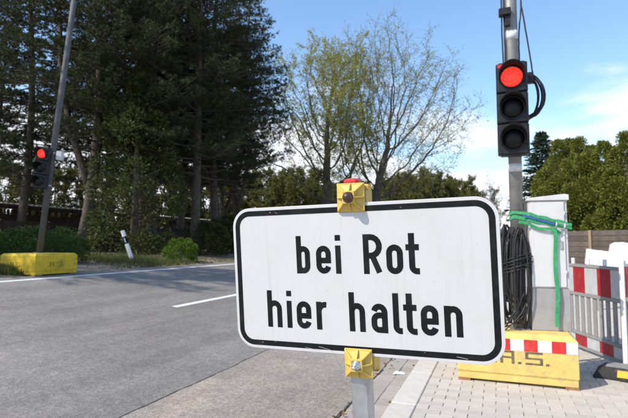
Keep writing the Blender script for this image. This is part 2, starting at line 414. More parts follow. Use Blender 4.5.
# one ground sheet to the horizon, sunk under road and pavement
gm = MB()
xs = [-2500, -600, -150, -60, -30, -18, -14, -12.2, -10.6, -9.7, -9.3, -8.9, -5.3, -2.75, -1.24, -0.9, -0.6, 4.2, 4.4, 8, 20, 60, 300, 2500]
ys = [-400, -60, -14, 0, 10, 20, 40, 80, 160, 420, 1200, 3000]
gv = []
for y in ys:
    for x in xs:
        z = zg(x)
        if -9.0 < x < 4.3: z -= 0.07
        else: z -= 0.004
        gv.append((x, y, z))
nx = len(xs)
gm.add(gv, [(j*nx+i, j*nx+i+1, (j+1)*nx+i+1, (j+1)*nx+i) for j in range(len(ys)-1) for i in range(nx-1)])
tag(gm.build('ground', M['soil']), kind='structure')
def strip(name, x0, x1, m, y0=Y0, y1=Y1, dz=0.0, ny=60, parent=None):
    b = MB(); cuts = [x0] + [p[0] for p in PROF if x0 < p[0] < x1] + [x1]
    yy = [y0 + (y1 - y0) * (i / ny) ** 1.8 for i in range(ny + 1)]
    b.add([(x, y, zg(x) + dz) for y in yy for x in cuts],
          [(j*len(cuts)+i, j*len(cuts)+i+1, (j+1)*len(cuts)+i+1, (j+1)*len(cuts)+i) for j in range(ny) for i in range(len(cuts)-1)])
    return b.build(name, m, parent)
road = tag(strip('road', -8.98, -2.748, M['asphalt']), kind='structure')
# shoulder strip with an uneven edge along the tar joint
shoulder = tag(strip('shoulder', -2.748, -1.248, M['asphalt_strip']), kind='structure')
def seam(x, par, w0):
    r_ = random.Random(int(-x*100)); b = MB(); vs = []; y = -2.0; off = 0.0
    while y < 60:
        off = off*.9 + r_.gauss(0, .0035); w_ = w0*r_.uniform(.25, 1.2)
        vs += [(x+off-w_, y, zg(x+off-w_)+.0025), (x+off+w_, y, zg(x+off+w_)+.0025)]; y += .05 if y < 14 else .5
    b.add(vs, [(2*i, 2*i+1, 2*i+3, 2*i+2) for i in range(len(vs)//2-1)]); b.build('tar_joint', M['tar'], par)
seam(-2.748, road, .0075); seam(-1.253, shoulder, .011)
strip('edge_line', -8.66, -8.54, M['line'], dz=0.004, parent=road)
for k in range(-1, 14):
    ys0 = 7.03 + k * 9.0
    strip('centre_dash', -5.36, -5.24, M['line'], ys0, ys0 + 4.0, 0.004, 4, road)

rs = random.Random(3)
# gutter: a bed with two rows of stones
gut = tag(strip('gutter', -1.243, -0.855, M['joint'], dz=-0.018), kind='structure')
gme = MB().cbox(-0.0945, 0.0945, -0.096, 0.096, -0.05, 0.0, 0.006, 0.004).mesh('gutter_stone', M['gutter'])
rest = MB()
for i in range(int((60 - Y0) / 0.2)):
    for r_ in range(2):
        x = -1.145 + r_ * 0.195; y = Y0 + 0.1 + i * 0.2
        z = zg(x) + rs.uniform(-0.004, 0.003)
        if 1.5 < y < 12.5:
            o = link('gutter_stone', gme, gut); o.location = (x, y, z)
            o.rotation_euler = (rs.uniform(-.02,.02), rs.uniform(-.02,.02), rs.uniform(-.012,.012))
        else:
            rest.cbox(-0.0945, 0.0945, -0.096, 0.096, -0.05, 0.0, 0.006, 0.004, Matrix.Translation((x, y, z)))
tag(rest.build('gutter_stones_further_on', M['gutter'], gut), kind='stuff')
# kerb
kb = tag(strip('kerb', -0.856, -0.642, M['joint'], dz=-0.05), kind='structure')
kme = MB().cbox(-0.104, 0.104, -0.4975, 0.4975, -0.16, 0.003, 0.012, 0.008).mesh('kerb_stone', M['kerb'])
for i in range(60):
    o = link('kerb_stone', kme, kb); o.location = (-0.748, Y0 + 9.5 + i, rs.uniform(-.003,.003)); o.rotation_euler = (0, 0, rs.uniform(-.002,.002))
rest = MB()
for i in range(60, 200): rest.cbox(-0.104, 0.104, -0.4975, 0.4975, -0.16, 0.003, 0.012, 0.008, Matrix.Translation((-0.748, Y0 + 9.5 + i, 0)))
tag(rest.build('kerb_stones_further_on', M['kerb'], kb), kind='stuff')
# pavement of running-bond pavers
pv = tag(strip('pavement', -0.641, 4.25, M['joint'], dz=-0.008), kind='structure')
def paver_mesh(w_): return MB().cbox(-w_/2+0.0030, w_/2-0.0030, -0.0490, 0.0490, -0.05, 0.0, 0.003, 0.0022)
pme = paver_mesh(0.2).mesh('paver', M['paver']); pmh = paver_mesh(0.1).mesh('paver', M['paver'])
cand = []
for j in range(int((46 - 0.5) / 0.1)):
    y = 0.5 + j * 0.1
    off = 0.1 if j % 2 else 0.0
    if off: cand.append((-0.642 + 0.05, y, True))
    for i in range(24): cand.append((-0.642 + off + 0.1 + i * 0.2, y, False))
def seen(x, y):
    q = Vector((x, y, 0)) - CAMP; dep = q.dot(_d)
    if dep < 0.5: return 0
    px = IMG_W/2 + FPX*q.dot(_r)/dep; py = IMG_H/2 - FPX*q.dot(_u)/dep
    if not (350 < px < 640 and py < 424): return 0
    if px < 497 and py < 357: return 0           # behind the sign
    if x > -0.36 and x < 0.63 and 4.92 < y < 5.6: return 0
    return 1.0 / dep
order = sorted(range(len(cand)), key=lambda k: -seen(cand[k][0], cand[k][1]))
near = set(order[:300])
rest = MB()
for k, (x, y, half) in enumerate(cand):
    z = rs.uniform(-0.0025, 0.002); rz = rs.uniform(-.008, .008); rx = rs.uniform(-.012,.012)
    if k in near:
        o = link('paver', pmh if half else pme, pv); o.location = (x, y, z); o.rotation_euler = (rx, rs.uniform(-.008,.008), rz)
    elif y < 24 and seen(x, y) + (1 if y < 3.6 else 0) + (1 if x < 2.2 else 0):
        w_ = 0.1 if half else 0.2
        b = Matrix.Translation((x, y, z)) @ Euler((rx, 0, rz)).to_matrix().to_4x4()
        x0, x1 = -w_/2+0.0030, w_/2-0.0030
        rest.add([b @ Vector(p) for p in ((x0,-.049,-.02),(x1,-.049,-.02),(x1,.049,-.02),(x0,.049,-.02),(x0+.002,-.047,0),(x1-.002,-.047,0),(x1-.002,.047,0),(x0+.002,.047,0))],
                 [(4,5,6,7),(0,1,5,4),(1,2,6,5),(2,3,7,6),(3,0,4,7)])
tag(rest.build('pavers_further_on', M['paver'], pv), kind='stuff')

# ------------------------------------------------------------------ lettering
def stroke(mb, pts, s, z, M_):
    """flat ribbon of width s along pts (x,z plane of the sign), slightly proud"""
    P_ = []
    for a, b in pts:
        if not P_ or (Vector((a, b)) - P_[-1]).length > 2e-4: P_.append(Vector((a, b)))
    n = len(P_); L_, R_ = [], []
    for i in range(n):
        a = P_[i] - P_[i-1] if i else P_[1] - P_[0]
        b = P_[i+1] - P_[i] if i < n-1 else a
        a = a.normalized(); b = b.normalized()
        nn = Vector((-a.y - b.y, a.x + b.x)).normalized()
        k = s / 2 / max(0.45, nn.dot(Vector((-a.y, a.x))))
        L_.append(P_[i] + nn * k); R_.append(P_[i] - nn * k)
    vs = [M_ @ Vector((p.x, z, p.y)) for p in L_ + R_]
    mb.add(vs, [(n+i, n+i+1, i+1, i) for i in range(n-1)])
def arc(cx, cy, rx, ry, a0, a1, n=9):
    return [(cx + rx*math.cos(math.radians(a0+(a1-a0)*i/n)), cy + ry*math.sin(math.radians(a0+(a1-a0)*i/n))) for i in range(n+1)]
def glyph(ch, w_, s=12.5, xh=62.0, ch_=85.0):
    a, b = s/2, w_ - s/2; r = (b - a)/2; c = (a + b)/2; t = xh - s/2; o = s/2; rr = r*1.05
    G_ = []
    stad = arc(c, t-rr, r, rr, 0, 180) + arc(c, o+rr, r, rr, 180, 360)
    if ch == 'o': G_.append(stad + [(b, t-rr+1.2)])
    if ch == 'b': G_ += [[(a, 0), (a, ch_)], stad + [(b, t-rr+1.2)]]
    if ch == 'e': G_.append([(a+s*.3, xh*.47), (b-s*.3, xh*.47)]); G_.append([(b, xh*.47-s/2), (b, t-rr)] + arc(c, t-rr, r, rr, 0, 180)[1:] + arc(c, o+rr, r, rr, 180, 348))
    if ch in 'hn': G_ += [[(a, 0), (a, ch_ if ch == 'h' else xh)], arc(c, t-rr, r, rr, 180, 0) + [(b, 0)]]
    if ch == 'r': G_ += [[(a, 0), (a, xh)], arc(a+15, t-16, 15, 16, 180, 78) ]
    if ch == 'i': G_ += [[(a, 0), (a, xh)], [(a, ch_-12.5), (a, ch_)]]
    if ch == 'l': G_.append([(a, ch_), (a, o+9)] + arc(a+9, o+9, 9, 9, 180, 270)[1:] + [(w_, o)])
    if ch == 't': G_ += [[(w_*.45, ch_), (w_*.45, o+10)] + arc(w_*.45+10, o+10, 10, 10, 180, 270)[1:] + [(w_, o)], [(0, t), (w_, t)]]
    if ch == 'a':
        q = xh*.60
        G_ += [[(b, 0), (b, t-rr)] + arc(c, t-rr, r, rr, 0, 168)[1:],
               [(b, q)] + arc(a+11, q-11, 11, 11, 90, 180) + arc(a+11, o+11, 11, 11, 180, 270) + [(b-9, o)] + arc(b-9, o+9, 9, 9, 270, 330)]
    if ch == 'R':
        q = ch_*.46; r2 = (ch_-s/2-q)/2
        G_ += [[(a, 0), (a, ch_)], [(a, ch_-s/2)] + arc(b-r2+1, q+r2, r2-1, r2, 90, -90) + [(a, q)], [(w_*.47, q), (b-1.0, 3.0)]]
    return G_

# ------------------------------------------------------------------ the warning sign in the foreground
sx = Vector((0.99904, -0.0402, 0.01755)).normalized()
sz = Vector((0.01235, -0.08056, 0.99667)); sz = (sz - sx * sz.dot(sx)).normalized()
sy = sz.cross(sx)
sc_ = Vector((-0.2917, 1.0055, 1.2242))
base = sc_ - sz * (sc_.z / sz.z)
sign = thing('road_sign', 'white sign with black border reading bei Rot hier halten on grey post', 'sign')
sign.matrix_world = Matrix.Translation(base) @ Matrix((sx, sy, sz)).transposed().to_4x4()
SC = (sc_ - base).length                           # sign centre height along the post
def rrect(w_, h_, r, n=8, cz=0):
    o = []
    for cx, cy, a0 in ((w_/2-r, h_/2-r, 0), (-w_/2+r, h_/2-r, 90), (-w_/2+r, -h_/2+r, 180), (w_/2-r, -h_/2+r, 270)):
        o += [(x, y + cz) for x, y in arc(cx, cy, r, r, a0, a0+90, n)]
    return o
mb = MB(); mb.prism(rrect(0.60, 0.33, 0.045, 10, SC)[::-1], 0.0, 0.0025)
panel = mb.build('panel', M['sign_white'], sign, 0.0006)
mb = MB()
A_ = rrect(0.586, 0.316, 0.038, 10, SC); B_ = rrect(0.5615, 0.2915, 0.0258, 10, SC); n = len(A_)
mb.add([(x, -0.0004, z) for x, z in A_ + B_], [(i, (i+1) % n, n+(i+1) % n, n+i)[::-1] for i in range(n)])
mb.build('border', M['sign_black'], panel)
rows = [(11.5, [('b',-134.6,33.5),('e',-86.1,35.4),('i',-39.8,12.5),('R',24.1,41.7),('o',74.2,35.4),('t',115.8,27.5)]),
        (-113.5, [('h',-215.6,37.5),('i',-165.2,12.5),('e',-140.5,36),('r',-91.6,27.5),('h',-14.3,36),('a',35.3,35.6),('l',82.7,19),('t',104.9,27.5),('e',140.5,35.5),('n',187.3,35.5)])]
for ry, row in rows:
    zoff = 0; cut = 3 if ry > 0 else 4
    for word in (row[:cut], row[cut:]):
        mb = MB()
        for ch, x0, w_ in word:
            for st in glyph(ch, w_):
                stroke(mb, [((x0+a)/1000, SC+(ry+b)/1000) for a, b in st], 0.0125, -0.0004 - zoff, Matrix())
                zoff = (zoff + 0.00002) % 0.00016
        tag(mb.build('lettering', M['sign_black'], panel), kind='stuff')
rs = random.Random(8)
mb = MB()                                          # scuffs in the border film
for k in range(10):
    side = rs.choice('ttbbbr'); L_ = rs.choice((.002, .004, .005, .02, .035))*rs.uniform(.7, 1.2)
    if side == 't': x, z = rs.uniform(-.25,.27), .1505 + rs.uniform(-.005,.005)
    elif side == 'b': x, z = rs.uniform(-.25,.27), -.1505 + rs.uniform(-.005,.005)
    else: x, z = .286 + rs.uniform(-.004,.004), rs.uniform(-.13,.13)
    a = rs.uniform(-.5,.5)
    stroke(mb, [(x, SC+z), (x+L_*math.cos(a), SC+z+L_*math.sin(a))], rs.uniform(.0003,.0009), -0.0006, Matrix())
tag(mb.build('scuff_marks', M['scratch'], panel), kind='stuff')
# square post with rounded edges, a little inset behind the panel
mb = MB(); mb.cbox(-0.020, 0.020, 0.0040, 0.044, 0.02, SC + 0.2065, 0.004, 0.001)
mb.build('post', M['steel'], sign)
mb = MB(); mb.cbox(-0.0165, 0.0165, 0.0075, 0.0405, SC + 0.2065, SC + 0.219, 0.005, 0.004)
mb.build('post_cap', M['red_cap'], sign)
# foot plate
mb = MB(); mb.cbox(-0.20, 0.20, -0.36, 0.44, 0.0, 0.10, 0.05, 0.02); mb.build('foot_plate', M['rubber'], sign)
def clip(zc_, dark, tilt):
    T = Matrix.Translation((0.003, -0.001, zc_)) @ Matrix.Rotation(tilt, 4, 'Y')
    c = MB(); h_ = 0.031
    ring = [(-h_, -h_), (h_, -h_), (h_, h_), (-h_, h_)]
    inn = 0.0135
    sq = lambda a, y: [T @ Vector((x*a/h_, y, z*a/h_)) for x, z in ring]
    # flange, sloped faces (recessed between ribs), collar
    vs = sq(h_, 0) + sq(h_, -0.004) + sq(h_-0.0035, -0.004) + sq(inn, -0.0095) + sq(inn, -0.0205) + sq(0.0095, -0.0205) + sq(0.0095, -0.017)
    fs = []
    for k in range(6):
        for i in range(4):
            j = (i+1) % 4; fs.append((k*4+i, k*4+j, k*4+4+j, k*4+4+i))
    fs.append((24, 25, 26, 27)); fs.append((3, 2, 1, 0))
    c.add(vs, fs)
    o = c.build('clamp', M['clip'], sign, 0.0008)
    for k in range(8):
        a = k * math.pi / 4; L_ = h_ * (1.36 if k % 2 else 1.0) - 0.001
        R = T @ Matrix.Rotation(-a, 4, 'Y')
        rb = MB(); w_ = 0.0016
        p = [(0.011, -0.004), (L_, -0.003), (L_, -0.0065), (0.0135, -0.0195), (0.011, -0.0195)]
        vs = [R @ Vector((x, y, -w_)) for x, y in p] + [R @ Vector((x, y, w_)) for x, y in p]
        nn = len(p)
        rb.add(vs, [tuple(range(nn-1,-1,-1)), tuple(range(nn, 2*nn))] + [(i, (i+1) % nn, nn+(i+1) % nn, nn+i) for i in range(nn)])
        rb.build('rib', M['clip'], o, 0.0005)
    # bolt
    bt = MB()
    prof = [(0.0, -0.036), (0.005, -0.0353), (0.0088, -0.032), (0.0105, -0.027), (0.0112, -0.021), (0.0122, -0.0208), (0.0122, -0.0175)] if dark else \
           [(0.0, -0.040), (0.0036, -0.0395), (0.004, -0.0385), (0.004, -0.029), (0.0074, -0.0285), (0.0082, -0.0265), (0.0082, -0.0212), (0.0105, -0.0208), (0.0105, -0.0175)]
    ns = 16; vs = []; fs = []
    for r_, y in prof:
        vs += [T @ Vector((r_*math.cos(2*math.pi*k/ns), y, r_*math.sin(2*math.pi*k/ns))) for k in range(ns)]
    for i in range(len(prof)-1):
        for k in range(ns):
            l = (k+1) % ns; fs.append((i*ns+k, i*ns+l, (i+1)*ns+l, (i+1)*ns+k))
    bt.add(vs, fs, True); bt.build('bolt', M['rust'] if dark else M['bolt_steel'], o)
    # rear half behind the post
    r_ = MB(); r_.cbox(-h_, h_, 0.046, 0.058, -h_, h_, 0.006, 0.004, T)
    for sxn in (-1, 1): r_.box(sxn*0.0295-0.004, sxn*0.0295+0.004, 0.0045, 0.046, -0.014, 0.014, T)
    r_.build('clamp_back', M['clip'], o)
clip(SC + 0.1770, True, 0.02)
clip(SC - 0.1810, False, 0.0)

# ------------------------------------------------------------------ concrete ballast blocks
def boxy(mb, segs, x0, z0, u, y, t=0.001, k=1.5):
    """stencil letter from axis-aligned bars; segs = (x,z,w,h) in units u"""
    for (a, b, w_, h_) in segs:
        mb.box(x0 + a*u*k, x0 + (a+w_)*u*k, y - t, y + 0.0005, z0 + b*u, z0 + (b+h_)*u)
GA = [(0,0,.6,3.6),(0,3.6,3,.6),(2.4,0,.6,3.55),(.62,1.75,1.76,.55)]
GS = [(0,3.6,3.6,.6),(0,2.35,.6,1.22),(0,1.8,3.6,.55),(3.0,.6,.6,1.18),(0,0,3.6,.58)]
GD = [(0,0,.7,.7)]
def block(name, label, loc, rotz, lx, ly, h_, m, letters, stripes):
    t = thing(name, label, 'concrete block', loc, rotz)
    mb = MB(); c = 0.045
    # chamfered upper edge, slightly inset bottom lip
    rings = [(0.008, 0.022), (0.008, 0.085), (0.0, 0.095), (0.0, h_-c), (c, h_)]
    vs = []
    for i, z in rings:
        vs += [(-lx/2+i, -ly/2+i, z), (lx/2-i, -ly/2+i, z), (lx/2-i, ly/2-i, z), (-lx/2+i, ly/2-i, z)]
    fs = [(3,2,1,0), (16,17,18,19)]
    for k in range(4):
        for i in range(4):
            j = (i+1) % 4; fs.append((k*4+i, k*4+j, k*4+4+j, k*4+4+i))
    mb.add(vs, fs); mb.build('body', m, t, 0.008)
    for x in (-lx/2+0.06, lx/2-0.06):
        for y in (-ly/2+0.09, ly/2-0.09):
            MB().box(x-0.055, x+0.055, y-0.085, y+0.085, 0, 0.0215).build('timber_shim', M['timber'], t)
    if stripes:
        x = -lx/2 + 0.012; z1 = h_ - c - 0.004; k = 0; wd = 0.116
        while x < lx/2 - 0.02:
            x1 = min(x + wd, lx/2 - 0.006)
            MB().box(x+0.0005, x1-0.0005, -ly/2-0.0022, -ly/2-0.0001, z1-0.105, z1).build('reflective_strip', M['film_red'] if k % 2 else M['film_white'], t)
            x = x1; k += 1
    for fx, u, zz, ang in letters:
        mb = MB()
        for g, dx in ((GD, -2.2), (GA, 0), (GD, 5.6), (GS, 7.9), (GD, 14.2)):
            boxy(mb, g, dx*u, 0, u, 0)
        o = tag(mb.build('lettering', M['stencil'] if stripes else M['stencil_worn'], t), kind='stuff')
        half = ly/2 if abs(ang) < 0.1 else lx/2
        o.matrix_local = Matrix.Rotation(ang, 4, 'Z') @ Matrix.Translation((fx, -half - 0.0012, zz))
    return t
BLX, BLY, BLH = 1.04, 0.74, 0.468
block('ballast_block', 'yellow concrete block with red and white reflective strips under the white cabinet', (0.135, 4.885 + BLY/2, 0), 0, BLX, BLY, BLH, M['block'],
      [(-0.135, 0.0272, 0.195, 0)], True)
LB = Vector((-8.85 - 0.53, 7.15 + 0.55, 0.69))
block('ballast_block', 'weathered yellow concrete block carrying the leaning pole across the road', (LB.x, LB.y, zg(-9.4)-0.035), 0, 1.04, 1.06, 0.46, M['block_old'],
      [(-0.20, 0.022, 0.18, 0), (-0.18, 0.022, 0.18, math.pi/2)], False)

# ------------------------------------------------------------------ traffic signals
def lathe(mb, prof, n, T, smooth=True, caps=False):
    vs = []; fs = []
    for r_, y in prof: vs += [T @ Vector((r_*math.cos(2*math.pi*k/n), y, r_*math.sin(2*math.pi*k/n))) for k in range(n)]
    for i in range(len(prof)-1):
        for k in range(n):
            l = (k+1) % n; fs.append((i*n+k, i*n+l, (i+1)*n+l, (i+1)*n+k))
    mb.add(vs, fs, smooth)
def signal(label, loc, rotz, lean, pole_h, pole_r, head_z, head_x, near):
    t = thing('traffic_signal', label, 'traffic light', loc, rotz)
    if lean: t.rotation_euler = (lean[0], lean[1], rotz)
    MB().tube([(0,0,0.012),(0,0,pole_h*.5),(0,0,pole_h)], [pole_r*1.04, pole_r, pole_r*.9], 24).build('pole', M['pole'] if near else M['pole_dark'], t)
    MB().cbox(-pole_r*1.5, pole_r*1.5, -pole_r*1.5, pole_r*1.5, 0, 0.012, 0.01, 0.002).build('base_plate', M['pole'], t)
    W_, MH, D_ = 0.287, 0.306, 0.13
    yf = -pole_r - 0.06 - D_
    head = MB()
    for k in range(3):
        z0 = head_z + k*MH
        head.cbox(head_x-W_/2, head_x+W_/2, yf, yf+D_, z0+0.002, z0+MH-0.002, 0.018, 0.012)
    head.box(head_x-W_/2+0.03, head_x+W_/2-0.03, yf+0.02, yf+D_-0.01, head_z-0.006, head_z+3*MH+0.004)
    h = head.build('signal_head', M['housing'], t, 0.004)
    for k in range(3):
        z0 = head_z + k*MH + MH/2
        T = Matrix.Translation((head_x, yf, z0))
        ln = MB(); lathe(ln, [(0.0005, -0.024), (0.03, -0.0225), (0.06, -0.0185), (0.085, -0.011), (0.099, -0.001), (0.101, 0.004)], 32, T)
        ln.build('lens', M['lens_red'] if k == 2 else M['lens_off'], h)
        rg = MB(); lathe(rg, [(0.1015, 0.003), (0.1015, -0.010), (0.116, -0.010), (0.119, 0.003)], 32, T); rg.build('lens_ring', M['housing'], h)
        # visor: hood open below
        vs = []; fs = []; n = 26; a0, a1 = -32, 212
        for i in range(n+1):
            a = math.radians(a0 + (a1-a0)*i/n); s_ = max(0.0, math.sin(a)); q = (i/n)*2-1
            dep = 0.045 + 0.125 * (1 - abs(q)**2.2)
            for rr, y in ((0.1185, -0.002), (0.1175, -dep), (0.1135, -dep), (0.1145, -0.002)):
                vs.append(T @ Vector((rr*math.cos(a), y, rr*math.sin(a))))
        for i in range(n):
            for j in range(3): fs.append((i*4+j, i*4+j+1, (i+1)*4+j+1, (i+1)*4+j))
        vb = MB(); vb.add(vs, fs, True); vb.build('visor', M['housing'], h)
    for z in (head_z+0.09, head_z+3*MH-0.09):
        MB().box(min(head_x, 0)-0.03, max(head_x, 0)+0.03, yf+D_-0.002, -pole_r+0.005, z-0.02, z+0.02).build('bracket', M['housing'], t)
    for z in (head_z+0.09, head_z+3*MH-0.09):
        bd = MB(); lathe(bd, [(pole_r*.985, -0.016), (pole_r*1.05, -0.016), (pole_r*1.05, 0.016), (pole_r*.985, 0.016)], 24, Matrix.Translation((0,0,z)) @ Matrix.Rotation(math.pi/2, 4, 'X')); bd.build('clamp_band', M['steel'], t)
    return t, yf, MH
PX, PY = 0.192, 5.2
_v = ray(513, 154.5); HZ = CAM_H + _v.z*(PY-0.24)/_v.y - BLH
sig, YF, MH = signal('near traffic light glowing red on grey pole beside the white cabinet', (PX, PY, BLH), 0, None, 6.2, 0.062, HZ, -0.016, True)
zb = lambda z: z - BLH
# near-pole extras: sticker, tape, small camera bracket, cables up the pole, coil behind the head
MB().box(-0.145, -0.045, YF-0.0022, YF-0.0002, HZ+3*MH-0.052, HZ+3*MH-0.018, Matrix.Rotation(0.0, 4, 'Y')).build('sticker', M['sticker'], sig)
def band(z0, z1, r_, m, nm):
    b = MB(); lathe(b, [(r_*.99, z0), (r_, z0), (r_, z1), (r_*.99, z1)], 24, Matrix.Rotation(math.pi/2, 4, 'X')); b.build(nm, m, sig)
def zpx(py):      # height on the pole seen at photo row py
    v = ray(518, py); s_ = (PY - 0.0) / v.y; return CAM_H + v.z * s_ - BLH
band(zpx(172), zpx(164), 0.0645, M['tape'], 'white_tape')
band(zpx(157.5), zpx(155.5), 0.0645, M['housing'], 'dark_band')
band(zpx(40), zpx(31), 0.0635, M['tape'], 'white_tape')
br = MB(); z = zpx(14)
br.cbox(-0.115, -0.0, -0.13, -0.055, z-0.04, z+0.035, 0.008, 0.006); br.box(-0.06, -0.01, -0.10, -0.05, z-0.14, z-0.04)
br.build('junction_box', M['housing'], sig)
rs = random.Random(5)
def wob(pts, a, n=10):
    out = []
    for i in range(len(pts)-1):
        p, q = Vector(pts[i]), Vector(pts[i+1])
        for k in range(n): out.append(p.lerp(q, k/n) + Vector((rs.uniform(-a,a), rs.uniform(-a,a), 0)))
    out.append(Vector(pts[-1])); return out
zt = 6.1
for pts in ([(-0.083,-0.03,2.4),(-0.088,-0.03,zpx(20)),(-0.075,-0.03,zt)], [(-0.062,-0.05,2.4),(-0.066,-0.05,zpx(20)),(-0.05,-0.05,zt)],
            [(0.070,0.0,2.55),(0.072,0.0,zpx(35)),(0.102,0.0,zpx(8)),(0.100,0,zpx(-40)),(0.03,0.05,zt)],
            [(0.20,0.05,zpx(84)),(0.188,0.03,zpx(70)),(0.125,0.0,zpx(20)),(0.105,0.0,zpx(6)),(0.100,0.01,zpx(-30)),(0.04,0.05,zt)]):
    MB().tube(wob(pts, 0.002), 0.0075, 6).build('cable', M['cable'], sig)
coil = thing('cable_coil', 'small black cable loop hanging behind the red traffic light', 'cable', (PX+0.125, PY-0.02, BLH+zpx(98)))
for k in range(8):
    L_ = []
    rx_, rz_ = 0.125 + rs.uniform(-.02,.035), 0.22 + rs.uniform(-.03,.04); ox, oy = rs.uniform(-.01,.02), rs.uniform(-.03,.03)
    for i in range(28):
        a = 2*math.pi*i/28; L_.append((ox + rx_*math.cos(a), oy + 0.02*math.sin(2*a+k), rz_*math.sin(a) + 0.01*math.sin(3*a+k)))
    MB().tube(L_, 0.0085, 6, closed=True).build('cable_turn', M['cable'], coil)
MB().cbox(-0.05, 0.07, -0.04, 0.03, 0.13, 0.24, 0.01, 0.01).build('plug_box', M['housing'], coil)

# hanging bundle of cable round the pole, standing on the block
bun = thing('cable_bundle', 'thick bundle of black cable hung round the pole beside the white cabinet', 'cable', (PX, PY, BLH))
ztop = zpx(224)
for k in range(16):
    a0 = rs.uniform(math.radians(120), math.radians(330)); r0 = rs.uniform(0.075, 0.125)
    cx, cy = r0*math.cos(a0) - 0.015, r0*math.sin(a0) - 0.005
    zl = rs.uniform(0.02, 0.34); zt_ = ztop - rs.uniform(0.0, 0.12); wv = rs.uniform(0.035, 0.075); ph = rs.uniform(0, 6.28)
    dx, dy = math.cos(a0+1.57), math.sin(a0+1.57)
    L_ = []
    for i in range(30):
        t_ = i/29*2*math.pi
        s_, c_ = math.sin(t_), math.cos(t_)
        f_ = abs(c_)**0.55 * (1 if c_ > 0 else -1)
        zz = (zt_+zl)/2 + (zt_-zl)/2*f_
        bulge = 1 + 0.35*math.sin(max(0, min(1, (zt_-zz)/(zt_-zl)))*math.pi)
        L_.append((cx*bulge + dx*wv*s_ + 0.006*math.sin(3*t_+ph), cy*bulge + dy*wv*s_ + 0.006*math.cos(2*t_+ph), zz))
    MB().tube(L_, rs.uniform(0.007, 0.010), 6, closed=True).build('cable_turn', M['cable'], bun)
for k in range(5):                                   # turns that tie the bundle
    L_ = []
    zc_ = 0.60 + k*0.022; rr = 0.15 + rs.uniform(-.012,.012)
    for i in range(30):
        a = 2*math.pi*i/30; L_.append((rr*math.cos(a)-0.012, rr*math.sin(a)-0.005, zc_ + 0.05*math.sin(a+1.2+k*.2)))
    MB().tube(L_, 0.008, 6, closed=True).build('binding_turn', M['cable'], bun)
for k in range(7):                                   # loose ends on the block
    a = rs.uniform(3.0, 6.0); L_ = []
    p = Vector((rs.uniform(-.13,.08), -0.10 - rs.uniform(0,.06), 0.30 + rs.uniform(-.1,.1)))
    q = Vector((rs.uniform(-.26,.10), -0.20 + rs.uniform(-.05,.08), 0.010 + 0.004*k))
    for i in range(14):
        t_ = i/13; c_ = p.lerp(q, t_); c_.z = q.z + (p.z-q.z)*(1-t_)**2; c_ += Vector((0.03*math.sin(5*t_+k), 0.02*math.cos(4*t_+k), 0)); L_.append(c_)
    MB().tube(L_, 0.006, 6).build('loose_cable', M['cable'], bun)

# ------------------------------------------------------------------ control cabinet and its strap
CX, CY, CR = 0.455, 5.27, math.radians(7)
CW, CD, CHT = 0.345, 0.24, 1.285
cab = thing('control_cabinet', 'tall white control cabinet with grey lower part strapped to the signal pole', 'cabinet', (CX, CY, BLH), CR)
MB().box(-CW/2, CW/2, -CD/2, CD/2, 0.002, 0.405).build('plinth', M['plinth'], cab, 0.006)
MB().box(-CW/2+0.001, CW/2-0.001, -CD/2+0.003, CD/2-0.003, 0.406, CHT-0.03).build('body', M['cabinet'], cab, 0.006)
MB().box(-CW/2+0.012, CW/2-0.030, -CD/2-0.012, -CD/2+0.002, 0.420, CHT-0.045).build('door', M['cabinet'], cab, 0.004)
mb = MB(); mb.prism([(-CW/2-0.014, CHT-0.030), (CW/2+0.014, CHT-0.030), (CW/2+0.014, CHT+0.022), (CW/2-0.02, CHT+0.030), (-CW/2-0.014, CHT-0.004)], -CD/2-0.022, CD/2+0.018)
mb.build('roof', M['cabinet'], cab, 0.004)
lk = MB(); lk.cbox(CW/2-0.075, CW/2-0.050, -CD/2-0.022, -CD/2-0.012, 0.78, 0.86, 0.005, 0.003); lk.build('lock', M['plinth'], cab)
for z in (0.55, 1.12): MB().tube([(CW/2-0.0255, -CD/2-0.007, z-.03), (CW/2-0.0255, -CD/2-0.007, z+.03)], 0.006, 8).build('hinge', M['steel'], cab)

strap = thing('ratchet_strap', 'green ratchet strap tying the white cabinet to the grey pole', 'strap', (CX, CY, BLH))
def ribbon(pts, width, m, nm, updir=Vector((0,0,1)), th=0.0025):
    pts = [Vector(p) for p in pts]; vs = []; fs = []; n = len(pts)
    for i, p in enumerate(pts):
        t_ = (pts[min(i+1,n-1)] - pts[max(i-1,0)]).normalized()
        wv = updir - t_*updir.dot(t_); wv.normalize(); nn = t_.cross(wv)
        for a, b in ((-1,-1),(1,-1),(1,1),(-1,1)): vs.append(p + wv*(a*width/2) + nn*(b*th/2))
    for i in range(n-1):
        for k in range(4):
            l = (k+1) % 4; fs.append((i*4+k, i*4+l, i*4+4+l, i*4+4+k))
    fs += [(0,1,2,3), tuple(range((n-1)*4+3, (n-1)*4-1, -1))]
    b = MB(); b.add(vs, fs); return b.build(nm, m, strap)
def loc(x, y, z): return Matrix.Rotation(CR, 4, 'Z') @ Vector((x, y, z))
poff = Vector((PX-CX, PY-CY, 0))
zs = zpx(217)
yf = -CD/2 - 0.020
